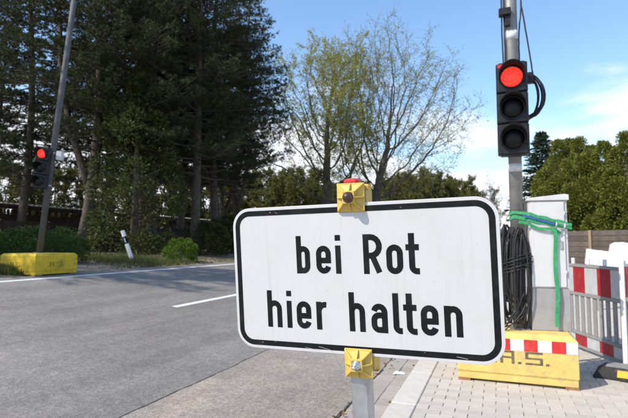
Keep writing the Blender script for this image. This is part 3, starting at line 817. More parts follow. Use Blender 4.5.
def wrap(z_p, z_l, z_r, dy):
    L_ = []
    for i in range(12):                              # round the outside of the pole
        a = math.radians(95 + 175*i/11); L_.append(poff + Vector((math.cos(a)*(0.069+dy), math.sin(a)*(0.069+dy), z_p + 0.01*math.sin(i*.8))))
    for i in range(1, 12):                           # across the cabinet front
        t_ = i/11; p = loc(-CW/2 - 0.03 + t_*(CW+0.06), yf - dy, z_l + (z_r-z_l)*t_ + 0.006*math.sin(i*1.7)); L_.append(p)
    for i in range(1, 6):
        a = i/5; L_.append(loc(CW/2 + 0.03, yf - dy + a*(CD+0.05), z_r))
    for i in range(1, 8):
        a = i/7; L_.append(loc(CW/2+0.03, CD/2+0.03, z_r).lerp(poff + Vector((math.cos(math.radians(95))*(0.069+dy), math.sin(math.radians(95))*(0.069+dy), z_p)), a))
    return L_
ribbon(wrap(zs-0.01, zs-0.03, zs-0.115, 0.0), 0.034, M['strap'], 'webbing')
ribbon(wrap(zs+0.035, zs+0.03, zs-0.085, 0.005), 0.028, M['strap'], 'webbing')
ribbon([loc(-CW/2-0.06+0.022*i, yf-0.010, zs+0.012-0.007*i) for i in range(14)], 0.020, M['strap_blue'], 'label_tape')
ribbon([loc(-CW/2-0.10+0.034*i, yf-0.014-0.004*math.sin(i), zs-0.055-0.010*i+0.012*math.sin(i*.9)) for i in range(12)], 0.03, M['strap'], 'loose_webbing')
tail = [loc(0.048 + 0.006*math.sin(i*.55), yf-0.016-0.004*math.sin(i*.9), zs-0.10-i*0.0455) for i in range(24)]
ribbon([p for p in tail if p.z > 0.012], 0.037, M['strap'], 'hanging_tail', Vector((1,0.1,0)))
rt = MB(); T = Matrix.Translation(loc(0.105, yf-0.025, zs-0.100)) @ Matrix.Rotation(0.25, 4, 'Y')
rt.box(-0.055, 0.055, -0.018, -0.012, -0.028, -0.020, T); rt.box(-0.055, 0.055, -0.018, 0.0, 0.020, 0.028, T)
rt.tube([T @ Vector((0.03, -0.012, -0.034)), T @ Vector((0.03, -0.012, 0.034))], 0.011, 10)
rt.tube([T @ Vector((-0.045, -0.022, -0.03)), T @ Vector((-0.045, -0.022, 0.03))], 0.008, 10)
rt.build('ratchet', M['steel'], strap)

# ------------------------------------------------------------------ plastic barrier fences
def barrier(label, p0, p1, H_=1.05, tabs=True, k=0):
    d_ = Vector((p1[0]-p0[0], p1[1]-p0[1], 0)); L_ = d_.length
    t = thing('barrier_fence', label, 'barrier', (p0[0], p0[1], 0), math.atan2(d_.y, d_.x))
    th = 0.022
    for x in (0.025, L_-0.025): MB().cbox(x-0.025, x+0.025, -th-.003, th+.003, 0.012, H_+0.03, 0.006, 0.004).build('end_post', M['barrier_white'], t)
    for z0, z1, m in ((H_-0.035, H_, 'barrier_grey'), (H_-0.385, H_-0.345, 'barrier_grey'), (0.19, 0.225, 'barrier_grey'), (0.03, 0.062, 'barrier_grey')):
        MB().cbox(0.051, L_-0.051, -th, th, z0, z1, 0.005, 0.004).build('rail', M[m], t)
    x = 0.06
    while x < L_-0.10:                               # upper reflective boards and lower tapping boards
        x1 = min(x+0.25, L_-0.055)
        m = M['barrier_red'] if k % 2 else M['barrier_film']
        MB().cbox(x+0.001, x1-0.001, -0.014, 0.014, H_-0.344, H_-0.036, 0.003, 0.003).build('board', m, t)
        MB().cbox(x+0.001, x1-0.001, -0.014, 0.014, 0.063, 0.189, 0.003, 0.003).build('tapping_board', m, t)
        x = x1; k += 1
    x = 0.10
    while x < L_-0.1:
        MB().cbox(x-0.034, x+0.034, -0.008, 0.008, 0.226, H_-0.386, 0.005, 0.002).build('slat', M['barrier_grey'], t); x += 0.125
    if tabs:
        for x in (0.30, 0.62, 0.95, 1.5):
            if x < L_-.1: MB().cbox(x-0.025, x+0.025, -0.012, 0.012, H_+0.0005, H_+0.075, 0.005, 0.004).build('tab', M['barrier_white'], t)
    return t
f0 = G(582, 350.5); f1 = G(628, 368.5)
fd = (f1 - f0).normalized()
A0 = f0 - fd*0.42; A1 = A0 + fd*2.0
barrier('plastic barrier fence with red and white boards right behind the yellow block', A0, A1)
B0 = G(624.5, 372); B1 = B0 + Vector((0.80, -0.6, 0)).normalized()*2.0
barrier('plastic barrier fence at the right edge standing on the yellow-edged rubber foot', B0, B1, 1.10, False, 1)
C0 = at_depth(577, 9.6, 0); C1 = C0 + Vector((0.98, -0.18, 0))*2.1
# low white board leaning behind
wb = thing('barrier_board', 'long white barrier board tilted behind the red and white barrier fence', 'barrier board', (C0.x, C0.y, 0), -0.14)
mb = MB(); T = Matrix.Translation((0,0,0)) @ Matrix.Rotation(math.radians(7.5), 4, 'Y')
prof = [(0, 0.92)] + [(0, 1.22)]
for i in range(12): prof += [(0.09+i*0.18, 1.222), (0.13+i*0.18, 1.214), (0.18+i*0.18, 1.214)]
prof += [(2.3, 1.22), (2.3, 0.92)]
mb.prism([(a, b) for a, b in prof][::-1], -0.02, 0.02, T); mb.build('board', M['barrier_white'], wb)
for x in (0.3, 1.9): MB().box(x-0.03, x+0.03, 0.021, 0.061, 0.0, 1.1 - x*0.13).build('support', M['barrier_grey'], wb)
# pale big bag standing behind
bg = thing('building_sack', 'pale building sack standing in front of the wooden fence at right', 'sack', (at_depth(630, 11.5, 0).x, at_depth(630, 11.5, 0).y, 0), 0.3)
mb = MB(); vs = []; fs = []; n = 20
for j, (z, r_) in enumerate(((0,.36),(.05,.42),(.4,.46),(.8,.44),(1.1,.40),(1.28,.36),(1.33,.30),(1.30,.2))):
    for k in range(n):
        a = 2*math.pi*k/n; q = (abs(math.cos(a))**4 + abs(math.sin(a))**4)**-.25
        vs.append((r_*q*math.cos(a)*(1+.03*math.sin(3*a+j)), r_*q*math.sin(a)*(1+.03*math.cos(5*a+j)), z + .02*math.sin(4*a+j)*(z > .1)))
for j in range(7):
    for k in range(n): l = (k+1) % n; fs.append((j*n+k, j*n+l, (j+1)*n+l, (j+1)*n+k))
fs += [tuple(range(n-1,-1,-1)), tuple(range(7*n, 8*n))]
mb.add(vs, fs, True); mb.build('body', mat('sack_fabric', (0.58,0.54,0.51), 0.9, vary=0.05), bg)
# rubber foot plate
fp = G(594.5, 374); 
ft = thing('rubber_foot', 'black rubber barrier foot with yellow edge on the pavers', 'barrier foot', (fp.x + 0.40, fp.y - 0.08, 0), math.radians(-16))
def frust(x0, x1, y0, y1, h_, i):
    mb = MB(); vs = [(x0,y0,0),(x1,y0,0),(x1,y1,0),(x0,y1,0),(x0,y0,.03),(x1,y0,.03),(x1,y1,.03),(x0,y1,.03),(x0+i,y0+i,h_),(x1-i,y0+i,h_),(x1-i,y1-i,h_),(x0+i,y1-i,h_)]
    mb.add(vs, [(3,2,1,0),(8,9,10,11)] + [(k*4+a, k*4+(a+1)%4, k*4+4+(a+1)%4, k*4+4+a) for k in range(2) for a in range(4)]); return mb
frust(-0.40, 0.40, -0.20, 0.20, 0.105, 0.085).build('body', M['rubber'], ft, 0.008)
T = Matrix()
def slope_patch(x0, x1, lo, hi, m):                  # lies on the front slope
    nrm = Vector((0, -0.075, 0.085)).normalized()*0.003
    p = lambda x, t_: Vector((x, -0.20 + 0.085*t_, 0.03 + 0.075*t_)) + nrm
    q = [p(x0, lo), p(x1, lo), p(x1-0.0, hi), p(x0+0.0, hi)]
    b = MB(); b.add([tuple(v) for v in q] + [tuple(v - nrm*0.9) for v in q], [(0,1,2,3),(7,6,5,4),(0,4,5,1),(1,5,6,2),(2,6,7,3),(3,7,4,0)]); b.build('yellow_marking', m, ft)
slope_patch(-0.20, 0.32, 0.04, 0.75, M['rubber_yellow'])
MB().box(-0.30, 0.30, -0.108, 0.108, 0.1052, 0.109).build('dusty_top', M['rubber_grey'], ft, 0.001)

# ------------------------------------------------------------------ wooden fence on the right
W0, W1 = at_depth(545, 19.0, 0), at_depth(700, 14.5, 0)
wd = W1 - W0; WL = wd.length
wf = thing('wooden_fence', 'weathered dark fence of horizontal boards in front of the conifer hedge', 'fence', (W0.x, W0.y, 0), math.atan2(wd.y, wd.x))
rs = random.Random(21)
nb = 9; bh = 0.195; seg = 1.85; k = 0; x = 0
while x < WL:
    x1 = min(x+seg, WL)
    MB().cbox(x-0.05, x+0.05, -0.085, -0.0145, 0, 1.80, 0.006, 0.006).build('fence_post', M['fence_post'], wf)
    for j in range(nb):
        o = MB().cbox(x+0.004, x1-0.004, -0.012, 0.012, 0, bh-0.012, 0.004, 0.004).build('fence_board', M['fence_wood'], wf)
        o.location = (0, rs.uniform(-.002,.002) , 0.04 + j*bh); o.rotation_euler = (rs.uniform(-.05,.05), 0, 0)
    x = x1

# ------------------------------------------------------------------ vegetation generators
def rot_basis(d):
    d = d / (np.linalg.norm(d, axis=-1, keepdims=True) + 1e-9)
    h_ = np.where(np.abs(d[..., 2:3]) < 0.9, np.array([0,0,1.0]), np.array([1.0,0,0]))
    x = np.cross(h_, d); x /= np.linalg.norm(x, axis=-1, keepdims=True) + 1e-9
    return x, np.cross(d, x), d
def leaf_quads(C_, D_, rg, L_, Wd, k=1, spread=1.0, jit=0.0, var=0.35):
    """k leaf-shaped quads per centre, long axis near D_"""
    n = len(C_); C2 = np.repeat(C_, k, 0); D2 = np.repeat(D_, k, 0) + rg.normal(0, spread, (n*k, 3))
    D2 /= np.linalg.norm(D2, axis=1, keepdims=True) + 1e-9
    if jit: C2 = C2 + rg.normal(0, jit, C2.shape)
    x, y, d = rot_basis(D2); a = rg.uniform(0, 2*np.pi, (n*k, 1)); s_ = x*np.cos(a) + y*np.sin(a)
    l = L_*rg.uniform(1-var, 1+var, (n*k, 1)); w_ = Wd*rg.uniform(1-var, 1+var, (n*k, 1))
    nn = np.cross(d, s_)
    V = np.stack([C2, C2 + d*l*.5 + s_*w_*.5 + nn*w_*.12, C2 + d*l, C2 + d*l*.5 - s_*w_*.5 + nn*w_*.12], 1)
    return V.reshape(-1, 3)
def needle_tris(C_, D_, rg, L_, Wd, k, spread):
    n = len(C_); C2 = np.repeat(C_, k, 0); D2 = np.repeat(D_, k, 0) + rg.normal(0, spread, (n*k, 3))
    D2 /= np.linalg.norm(D2, axis=1, keepdims=True) + 1e-9
    x, y, d = rot_basis(D2); a = rg.uniform(0, 2*np.pi, (n*k, 1)); s_ = x*np.cos(a) + y*np.sin(a)
    l = L_*rg.uniform(.7, 1.25, (n*k, 1))
    V = np.stack([C2 - s_*Wd*.5, C2 + s_*Wd*.5, C2 + d*l], 1)
    return V.reshape(-1, 3)

def make_pine(label, seed, H_=18.0, low=4.0, R_=3.4, lean=0.0, dens=1.0, fork=False):
    rg = np.random.default_rng(seed); rr = random.Random(seed)
    t = thing('pine_tree', label, 'tree', group='dark pines across the road')
    mb = MB(); pts = []; rad = []
    kx, ky = rr.choice((-1,1))*rr.uniform(.25,.5), rr.uniform(-.4,.4)
    for i in range(13):
        z = H_*i/12; pts.append((kx*math.sin(z*.25) + lean*z*.03, ky*math.sin(z*.21+1) , z))
        rad.append(0.025 + 0.195*(1-i/12)**0.85 + (0.07 if i == 0 else 0))
    def on(z):
        f = z/H_*12; i = min(11, int(f)); a, b = Vector(pts[i]), Vector(pts[i+1]); return a.lerp(b, f-i)
    mb.tube(pts, rad, 10)
    Cs, Ds = [], []
    z = low
    while z < H_-0.3:
        f = (z-low)/(H_-low)
        Lb = R_*(0.62 + 0.38*math.sin(min(1, f*2.2+.25)*math.pi/2)) * (1 - max(0, f-.35)/.65*.86)
        nb_ = rr.choice((3,4,4,5)); a0 = rr.uniform(0, 6.28)
        for q in range(nb_):
            a = a0 + q*2*math.pi/nb_ + rr.uniform(-.35,.35); L_ = Lb*rr.uniform(.65, 1.15)
            o = on(z + rr.uniform(-.15,.15)); up = 0.10 + 0.45*f + rr.uniform(-.12,.12)
            dirh = Vector((math.cos(a), math.sin(a), 0)); P_ = []
            for i in range(7):
                s_ = i/6; P_.append(o + dirh*(L_*s_) + Vector((0,0, L_*(up*s_ - 0.32*s_*(1-s_) - (0.10*s_*s_ if f < .4 else 0)))) + Vector((rr.uniform(-.05,.05),rr.uniform(-.05,.05),0))*s_)
            mb.tube(P_, [0.036*(1-f*.5)*(1-.88*i/6)+.004 for i in range(7)], 4, caps=False)
            if f < 0.03: continue
            side = Vector((-dirh.y, dirh.x, 0)); ns = max(4, int(L_*5.0*dens))
            for j in range(ns):
                s_ = 0.20 + 0.80*(j+.5)/ns; ii = min(5, int(s_*6)); b0 = P_[ii].lerp(P_[ii+1], s_*6-ii)
                sg = 1 if j % 2 else -1; ls = (0.28 + 0.62*(1-s_))*L_*0.42*rr.uniform(.6,1.2)
                ds = (dirh*rr.uniform(.45,.8) + side*sg*rr.uniform(.5,.9) + Vector((0,0,rr.uniform(.0,.45)))).normalized()
                b1 = b0 + ds*ls
                if ls > .35: mb.tube([b0, b1], [.011, .004], 3, caps=False)
                nt = max(5, int(ls/0.06))
                for m_ in range(nt):
                    c = b0.lerp(b1, .45 + .6*(m_+1)/nt) + Vector((rr.gauss(0,.085), rr.gauss(0,.085), rr.gauss(.04,.05)))
                    Cs.append(c); Ds.append(ds*.7 + Vector((0,0,.75)))
            Cs.append(P_[-1]); Ds.append(dirh + Vector((0,0,.6)))
        z += rr.uniform(.34, .58)/dens
    if fork:
        o = on(2.3); mb.tube([o, o+Vector((-.35,.05,.9)), o+Vector((-.95,.1,2.6)), o+Vector((-1.5,.3,5.2)), o+Vector((-1.7,.4,8.5))], [.17,.15,.13,.10,.05], 8)
    # dead stubs below the crown
    for k in range(9):
        z_ = rr.uniform(low*.45, low+1.5); a = rr.uniform(0,6.28); o = on(z_); L_ = rr.uniform(.4,1.7)
        mb.tube([o, o+Vector((math.cos(a)*L_*.6, math.sin(a)*L_*.6, .05)), o+Vector((math.cos(a)*L_, math.sin(a)*L_, -.12))], [.028,.016,.006], 4, caps=False)
    mb.build('trunk', M['pine_bark'], t)
    C_ = np.array([tuple(c) for c in Cs]); D_ = np.array([tuple(d) for d in Ds])
    V = needle_tris(C_, D_, rg, 0.145, 0.024, 12, 0.95)
    link('crown', np_mesh('crown', V, 3, M['needles']), t)
    return t

def make_spacetree(name, label, seed, trunk_h, ctr, radii, natt, trunk_r, leafm, nleaf, leaf_L, barkm, group=None, step=.36, dk=.78, twigs=2, tip_r=.010, tw_r=.007, lean=(0,0), twl=(.35,.85), clump=0):
    """limbs grow towards points scattered through the crown (space colonisation)"""
    rg = np.random.default_rng(seed); t = thing(name, label, 'tree', group=group)
    d = rg.normal(0, 1, (natt, 3)); d /= np.linalg.norm(d, axis=1, keepdims=True)
    A = d*(rg.uniform(0, 1, (natt, 1))**.42); A *= 1 + .16*np.sin(d[:, :1]*5+seed) + .13*np.sin(d[:, 1:2]*7+d[:, 2:]*6)
    if clump:                                        # boughs: points gather round clump centres
        K = A[rg.integers(0, natt, clump)]; A = K[rg.integers(0, clump, natt)] + rg.normal(0, .155, (natt, 3)); A = np.where(rg.uniform(0, 1, (natt, 1)) < .8, A, d*rg.uniform(.3, 1, (natt, 1)))
    A = A*np.array(radii) + np.array(ctr); A = A[A[:, 2] > trunk_h*.75]
    n0 = max(3, int(trunk_h/step)); nodes = [np.array([lean[0]*i*step + .04*math.sin(i*.9+seed), lean[1]*i*step + .04*math.cos(i*.7), i*step]) for i in range(n0+1)]
    par = [-1] + list(range(n0))
    N = np.array(nodes); dm = np.linalg.norm(A[:, None]-N[None], axis=2); idx = dm.argmin(1); best = dm.min(1); alive = np.ones(len(A), bool)
    for it in range(150):
        if not alive.any(): break
        di = 1e9 if it < 4 else 4.2
        ok = alive & (best < di)
        if not ok.any(): break
        src = np.unique(idx[ok]); v = A[ok]-N[idx[ok]]; v /= np.linalg.norm(v, axis=1, keepdims=True)
        acc = np.zeros((len(N), 3)); np.add.at(acc, idx[ok], v)
        dv = acc[src]; dv /= np.linalg.norm(dv, axis=1, keepdims=True)+1e-9
        dv += rg.normal(0, .13, dv.shape) + np.array([0, 0, .05]); dv /= np.linalg.norm(dv, axis=1, keepdims=True)
        new = N[src] + dv*step
        near_ = np.linalg.norm(new[:, None]-N[None], axis=2).min(1) < step*.55
        if near_.any():
            alive &= ~np.isin(idx, src[near_]); new, src = new[~near_], src[~near_]
            if not len(new): continue
        k0 = len(N); N = np.concatenate([N, new]); par += list(src)
        dn = np.linalg.norm(A[:, None]-new[None], axis=2); j = dn.argmin(1); m_ = dn.min(1)
        up = m_ < best; best[up] = m_[up]; idx[up] = k0 + j[up]; alive &= best > dk
        if len(N) > 12000: break
    n = len(N); ch = [[] for _ in range(n)]
    for i in range(1, n): ch[par[i]].append(i)
    r_ = np.zeros(n)
    for i in range(n-1, -1, -1):
        r_[i] = tip_r if not ch[i] else sum(r_[c]**2.25 for c in ch[i])**(1/2.25)
    r_ = tip_r*(r_/tip_r)**(math.log(trunk_r/tip_r)/math.log(max(r_[0]/tip_r, 2.0))); r_[0] *= 1.35
    mb = MB(); stack = [(0, None)]
    while stack:
        i, p0 = stack.pop(); chain = [i] if p0 is None else [p0, i]; rad = [r_[i]] if p0 is None else [r_[i], r_[i]]
        while ch[i]:
            c = sorted(ch[i], key=lambda q: -r_[q]); stack += [(q, i) for q in c[1:]]; i = c[0]; chain.append(i); rad.append(r_[i])
        if len(chain) > 1: mb.tube([N[q] for q in chain], rad, 10 if rad[0] > .1 else (6 if rad[0] > .04 else 4), caps=False)
    # fine twigs
    thin = np.where(r_ < max(.035, tip_r*2.6))[0]; pn = np.array(par)[thin]; dirs = N[thin]-N[np.maximum(pn, 0)]
    o = np.repeat(thin, twigs); dd = np.repeat(dirs/(np.linalg.norm(dirs, axis=1, keepdims=True)+1e-9), twigs, 0)*.8 + rg.normal(0, .55, (len(o), 3)); dd[:, 2] += .12
    dd /= np.linalg.norm(dd, axis=1, keepdims=True); L_ = rg.uniform(twl[0], twl[1], (len(o), 1)); B = N[o]; E = B + dd*L_
    for q in range(len(o)):
        mid = (B[q]+E[q])/2 + rg.normal(0, .04, 3); mb.tube([B[q], mid, E[q]], [tw_r, tw_r*.8, tw_r*.45], 3, caps=False)
    mb.build('trunk', barkm, t)
    if nleaf:
        pk = rg.integers(0, len(o), nleaf); C_ = B[pk] + dd[pk]*L_[pk]*rg.uniform(.25, 1.05, (nleaf, 1))
        ph = np.sin(C_[:,0]*.8+seed)+np.sin(C_[:,1]*.8+seed*2)+np.sin(C_[:,2]*.9); keep = rg.uniform(-2.6, 1.6, nleaf) < ph + .6
        C_, D_ = C_[keep], dd[pk][keep]
        link('crown', np_mesh('crown', leaf_quads(C_, D_, rg, leaf_L, leaf_L*.6, 1, 1.0, leaf_L*.6), 4, leafm), t)
    return t

def make_dense(name, label, cat, seed, prof, leafm, barkm, nleaf, L_, Wd, group=None, lumps=26, up=0.4, out=1.0, squash=1.0, depth=0.35, stem=0.14, plume=1.0, crr=(.15, .38), frac=.72):
    """dense plant: prof = [(z, radius)...]; leaf sprays fill an uneven, lumpy shell with gaps"""
    rg = np.random.default_rng(seed); rr = random.Random(seed)
    t = thing(name, label, cat, group=group)
    zs_ = np.array([p[0] for p in prof]); rs_ = np.array([p[1] for p in prof]); H_ = zs_[-1]
    # lumps: clump centres on the surface, each clump an outward cushion of sprays
    nl = lumps; zz = rg.uniform(0, 1, nl*6)**0.9*H_*0.985; wgt = np.interp(zz, zs_, rs_)/rs_.max()
    zz = zz[rg.uniform(0, 1, len(zz)) < wgt+.15][:nl]; aa = rg.uniform(0, 2*np.pi, len(zz)); r0 = np.interp(zz, zs_, rs_)
    cr = rg.uniform(crr[0], crr[1], len(zz))*rs_.max()*(0.45 + .55*np.interp(zz, zs_, rs_)/rs_.max())
    cc = np.stack([np.cos(aa)*(r0-cr*.45), np.sin(aa)*(r0-cr*.45)*squash, zz], 1)
    n1 = int(nleaf*frac); pick = rg.integers(0, len(zz), n1)
    dv = rg.normal(0, 1, (n1, 3)); dv /= np.linalg.norm(dv, axis=1, keepdims=True)
    outv = np.stack([np.cos(aa), np.sin(aa)*squash, np.full(len(aa), up)], 1)[pick]
    dv = dv + outv*.75; dv /= np.linalg.norm(dv, axis=1, keepdims=True)
    P1 = cc[pick] + dv*(cr[pick]*rg.uniform(.55, 1.08, n1))[:, None]*np.array([1/plume**.3, 1/plume**.3, plume]); D1 = dv
    n2 = nleaf - n1; z2 = rg.uniform(0, 1, n2)*H_; a2 = rg.uniform(0, 2*np.pi, n2); r2 = np.interp(z2, zs_, rs_)*rg.uniform(1-depth-.25, .97, n2)
    lump = 1 + .10*np.sin(a2*3+z2*2.1+seed) + .08*np.sin(a2*5-z2*3.3)
    P2 = np.stack([np.cos(a2)*r2*lump, np.sin(a2)*r2*lump*squash, z2], 1); D2 = np.stack([np.cos(a2), np.sin(a2)*squash, np.full(n2, up)], 1)
    C_ = np.concatenate([P1, P2]); D_ = np.concatenate([D1, D2]); C_[:, 2] = np.maximum(C_[:, 2], 0.03)
    if plume > 1:                                    # upright leading shoots give a ragged outline
        for k in range(16):
            z = rr.uniform(.35, .97)*H_; a = rr.uniform(0, 6.28); q = float(np.interp(z, zs_, rs_))*rr.uniform(.75, 1.0); hh = rr.uniform(.25, .6); m_ = int(260*hh)
            f = rg.uniform(0, 1, m_); w_ = (1-f)*rr.uniform(.12, .22)*np.sqrt(rg.uniform(0, 1, m_)); b_ = rg.uniform(0, 6.28, m_)
            Q = np.stack([math.cos(a)*(q+.1*f) + w_*np.cos(b_), math.sin(a)*(q+.1*f) + w_*np.sin(b_), z-.1+hh*f], 1)
            C_ = np.concatenate([C_, Q]); D_ = np.concatenate([D_, np.stack([np.cos(b_)*.6, np.sin(b_)*.6, np.full(m_, 1.0)], 1)])
    V = leaf_quads(C_, D_*out, rg, L_, Wd, 1, .42)
    V[:, 2] = np.maximum(V[:, 2], 0.01)
    link('crown' if cat == 'tree' else 'foliage', np_mesh('foliage', V, 4, leafm), t)
    mb = MB(); mb.tube([(0,0,-.05),(0.02,0,H_*.4),(0,0.02,H_*.85)], [stem, stem*.7, stem*.15], 8)
    for k in range(14):
        z = rr.uniform(.1,.8)*H_; a = rr.uniform(0,6.28); r_ = float(np.interp(z, zs_, rs_))*.72
        mb.tube([(0,0,z), (math.cos(a)*r_, math.sin(a)*r_*squash, z+r_*.35)], [stem*.22, .006], 4, caps=False)
    mb.build('trunk' if cat == 'tree' else 'stem', barkm, t)
    return t

ZL = 0.85
def place(o, px, dep, rotz=0, scale=1.0, z=None):
    p = at_depth(px, dep, 0); o.location = (p.x, p.y, (zg(p.x) if z is None else z)); o.rotation_euler = (0,0,rotz); o.scale = (scale,)*3
def dplace(root, px, dep, rotz, label, scale=1.0):
    p = at_depth(px, dep, 0); return dup(root, (p.x, p.y, zg(p.x)), rotz, label, scale)

# pines across the road
pA = make_pine('pine with forked-looking light trunk just right of the leaning pole', 11, 17.5, 3.9, 3.7, .3, fork=True)
place(pA, 78, 19.5, YAW, 1.12)
pB = make_pine('pine with straight bare trunk directly behind the round bright bush', 12, 18.5, 3.6, 3.6, -.2)
place(pB, 195, 20.5, 2.0)
pC = make_pine('tall pine whose layered right boughs hang out towards the bare trees', 13, 19.0, 3.3, 3.6, .1)
place(pC, 214, 24.5, 4.2)
dplace(pA, 242, 31, 2.9, 'farthest pine, its crown forming the right end of the dark row', 1.0)
dplace(pB, 151, 20.5, 5.0, 'pine with thick dark trunk behind the leaning white marker post', 1.05)
dplace(pC, 18, 23, 1.0, 'pine behind the yellow block at the left edge of the picture', 1.0)
dplace(pB, 112, 25, 3.3, 'pine set back between the light forked trunk and the dark trunk', 1.05)
dplace(pC, 176, 28, 0.3, 'pine far back in the gap left of the straight bare trunk', 1.05)
dplace(pA, -25, 25.0, 5.5, 'pine just beyond the left edge, its boughs crossing the upper left corner', 1.05)
dplace(pC, 135, 22.5, 5.1, 'pine with hidden trunk rising above the dense evergreen', 1.0)
dup(pC, (-14.6, 3.6, ZL), 2.2, 'pine standing by the road left of the picture, shading the road edge', 0.8)
dplace(pA, 225, 33, 4.0, 'pine far back between the two rightmost trunks of the dark row', 1.0)
yw = make_dense('yew_tree', 'dense dark evergreen reaching the ground behind the leaning white marker post', 'tree', 31,
                [(0, .9), (.6, 1.25), (2, 1.35), (3.5, 1.1), (5, .7), (6.2, .1)], M['yew'], M['pine_bark'], 15000, 0.13, 0.05, None, 60, .25, 1.0, 1.0, .5)
place(yw, 134, 18.6, 0, 1.2)

# bare spring trees
d1 = make_spacetree('spring_tree', 'left one of two tall spring trees, with more fresh yellow-green leaves', 44, 3.6, (-.1, 0, 10.5), (4.5, 4.0, 5.9), 2600, .44, M['spring'], 60000, .115, M['bark'], 'two tall spring trees behind the sign', twigs=3, dk=.62, twl=(.4,1.0), clump=44)
place(d1, 327, 36, YAW)
d2 = make_spacetree('spring_tree', 'right one of two tall spring trees, broad and more bare of leaves', 48, 3.0, (1.6, 0, 10.2), (5.2, 4.5, 6.1), 3000, .46, M['spring'], 32000, .10, M['bark'], 'two tall spring trees behind the sign', twigs=4, dk=.62, twl=(.4,1.05), clump=52)
place(d2, 373, 37, YAW)
wt = make_spacetree('blossom_tree', 'pale thin blossoming tree between the sign corner and the signal pole', 52, 1.6, (0, 0, 4.3), (2.0, 2.0, 3.0), 420, .12, M['blossom'], 5000, .07, M['bark_pale'], twigs=3, tip_r=.012)
place(wt, 492, 44, 0)

# scrub and wood further back
ol = make_spacetree('scrub_tree', 'olive scrub tree at the foot of the two spring trees, left of the yellow clamp', 61, .7, (0, 0, 4.6), (3.4, 3.4, 4.4), 900, .2, M['olive'], 62000, .17, M['bark'], 'scrub trees in the background', step=.42, dk=.9, twigs=3, tip_r=.014)
place(ol, 300, 52, 0)
for px, dep, rz, s_, lb in ((405, 55, 1, 1.0, 'olive scrub tree above the sign, just right of the broad bare tree'), (430, 60, 2.2, 1.12, 'olive scrub tree above the second word of the sign'),
                        (455, 62, 3.3, 1.08, 'olive scrub tree above the right end of the sign'), (476, 66, 4, 1.0, 'last olive scrub tree left of the pale blossoming tree'),
                        (350, 60, 5, .95, 'olive scrub tree between the trunks of the two spring trees'), (270, 48, .6, .9, 'olive scrub tree at the sign corner right of the pine row'),
                        (160, 44, 1.7, .95, 'yellowish scrub tree seen through the pine trunks above the grey roof'), (205, 46, 2.8, .9, 'scrub tree seen between the two straightest pine trunks'),
                        (110, 42, 3.6, .9, 'scrub tree behind the dark shed, left of the dense evergreen'), (50, 40, .2, .8, 'scrub tree behind the dark shed, right of the leaning pole'), (5, 38, 4.6, .8, 'scrub tree behind the dark shed at the left edge'),
                        (395, 85, 2.0, 1.35, 'distant scrub tree filling the gap right of the broad bare tree'), (420, 82, 3.1, 1.3, 'distant scrub tree above the last letter of the first sign line'), (447, 88, 4.4, 1.4, 'distant scrub tree behind the dark conifer tip'), (335, 80, 5.6, 1.2, 'distant scrub tree between the spring tree trunks'), (310, 75, 1.1, 1.15, 'distant scrub tree left of the left spring trunk'), (285, 70, 2.6, 1.1, 'distant scrub tree just right of the pine row'),
                        (240, 60, 5.2, 1.0, 'scrub tree far behind the right end of the pine row'), (385, 72, .9, 1.1, 'scrub tree farthest back between broad bare tree and the next scrub')):
    dplace(ol, px, dep, rz, lb, s_)

# right-hand conifer hedge
tj = make_dense('hedge_conifer', 'tall yellow-green conifer at the left end of the hedge, right of the spruce', 'tree', 71,
                [(0, 1.1), (.8, 1.25), (2.5, 1.15), (4, .82), (5.0, .42), (5.7, .05)], M['thuja'], M['bark'], 46000, 0.115, 0.042, 'conifer hedge at right', 64, .9, 1.0, 1.0, .42, plume=1.15, crr=(.22, .50), frac=.84)
place(tj, 562, 21.5, 0, 1.05, 0)
tk = make_dense('hedge_conifer', 'broad conifer of the hedge directly above the white cabinet roof', 'tree', 72,
                [(0, 1.1), (1, 1.3), (2.8, 1.2), (4.2, .8), (5.1, .40), (5.8, .05)], M['thuja'], M['bark'], 46000, 0.115, 0.042, 'conifer hedge at right', 64, .9, 1.0, 1.0, .42, plume=1.15, crr=(.22, .50), frac=.84)
place(tk, 583, 20.4, 1.3, 1.0, 0)
for src, px, dep, rz, s_, lb in ((tj, 606, 19.6, 2.4, .97, 'hedge conifer above the pale fence post of the wooden fence'), (tk, 630, 18.7, 4.4, .97, 'tallest hedge conifer at the right edge of the picture'),
                             (tj, 660, 18.0, 5.0, .92, 'hedge conifer just beyond the right edge of the picture'),
                             (tk, 548, 24, 3.0, .86, 'lowest hedge conifer, tucked under the spruce'), (tj, 594, 23.0, .7, 1.06, 'back-row hedge conifer peeping out above the middle of the hedge'), (tk, 572, 24, 5.7, 1.12, 'back-row hedge conifer beside the spruce'), (tj, 618, 22, 3.9, 1.02, 'back-row hedge conifer near the right edge')):
    p = at_depth(px, dep, 0); dup(src, (p.x, p.y, 0), rz, lb, s_)

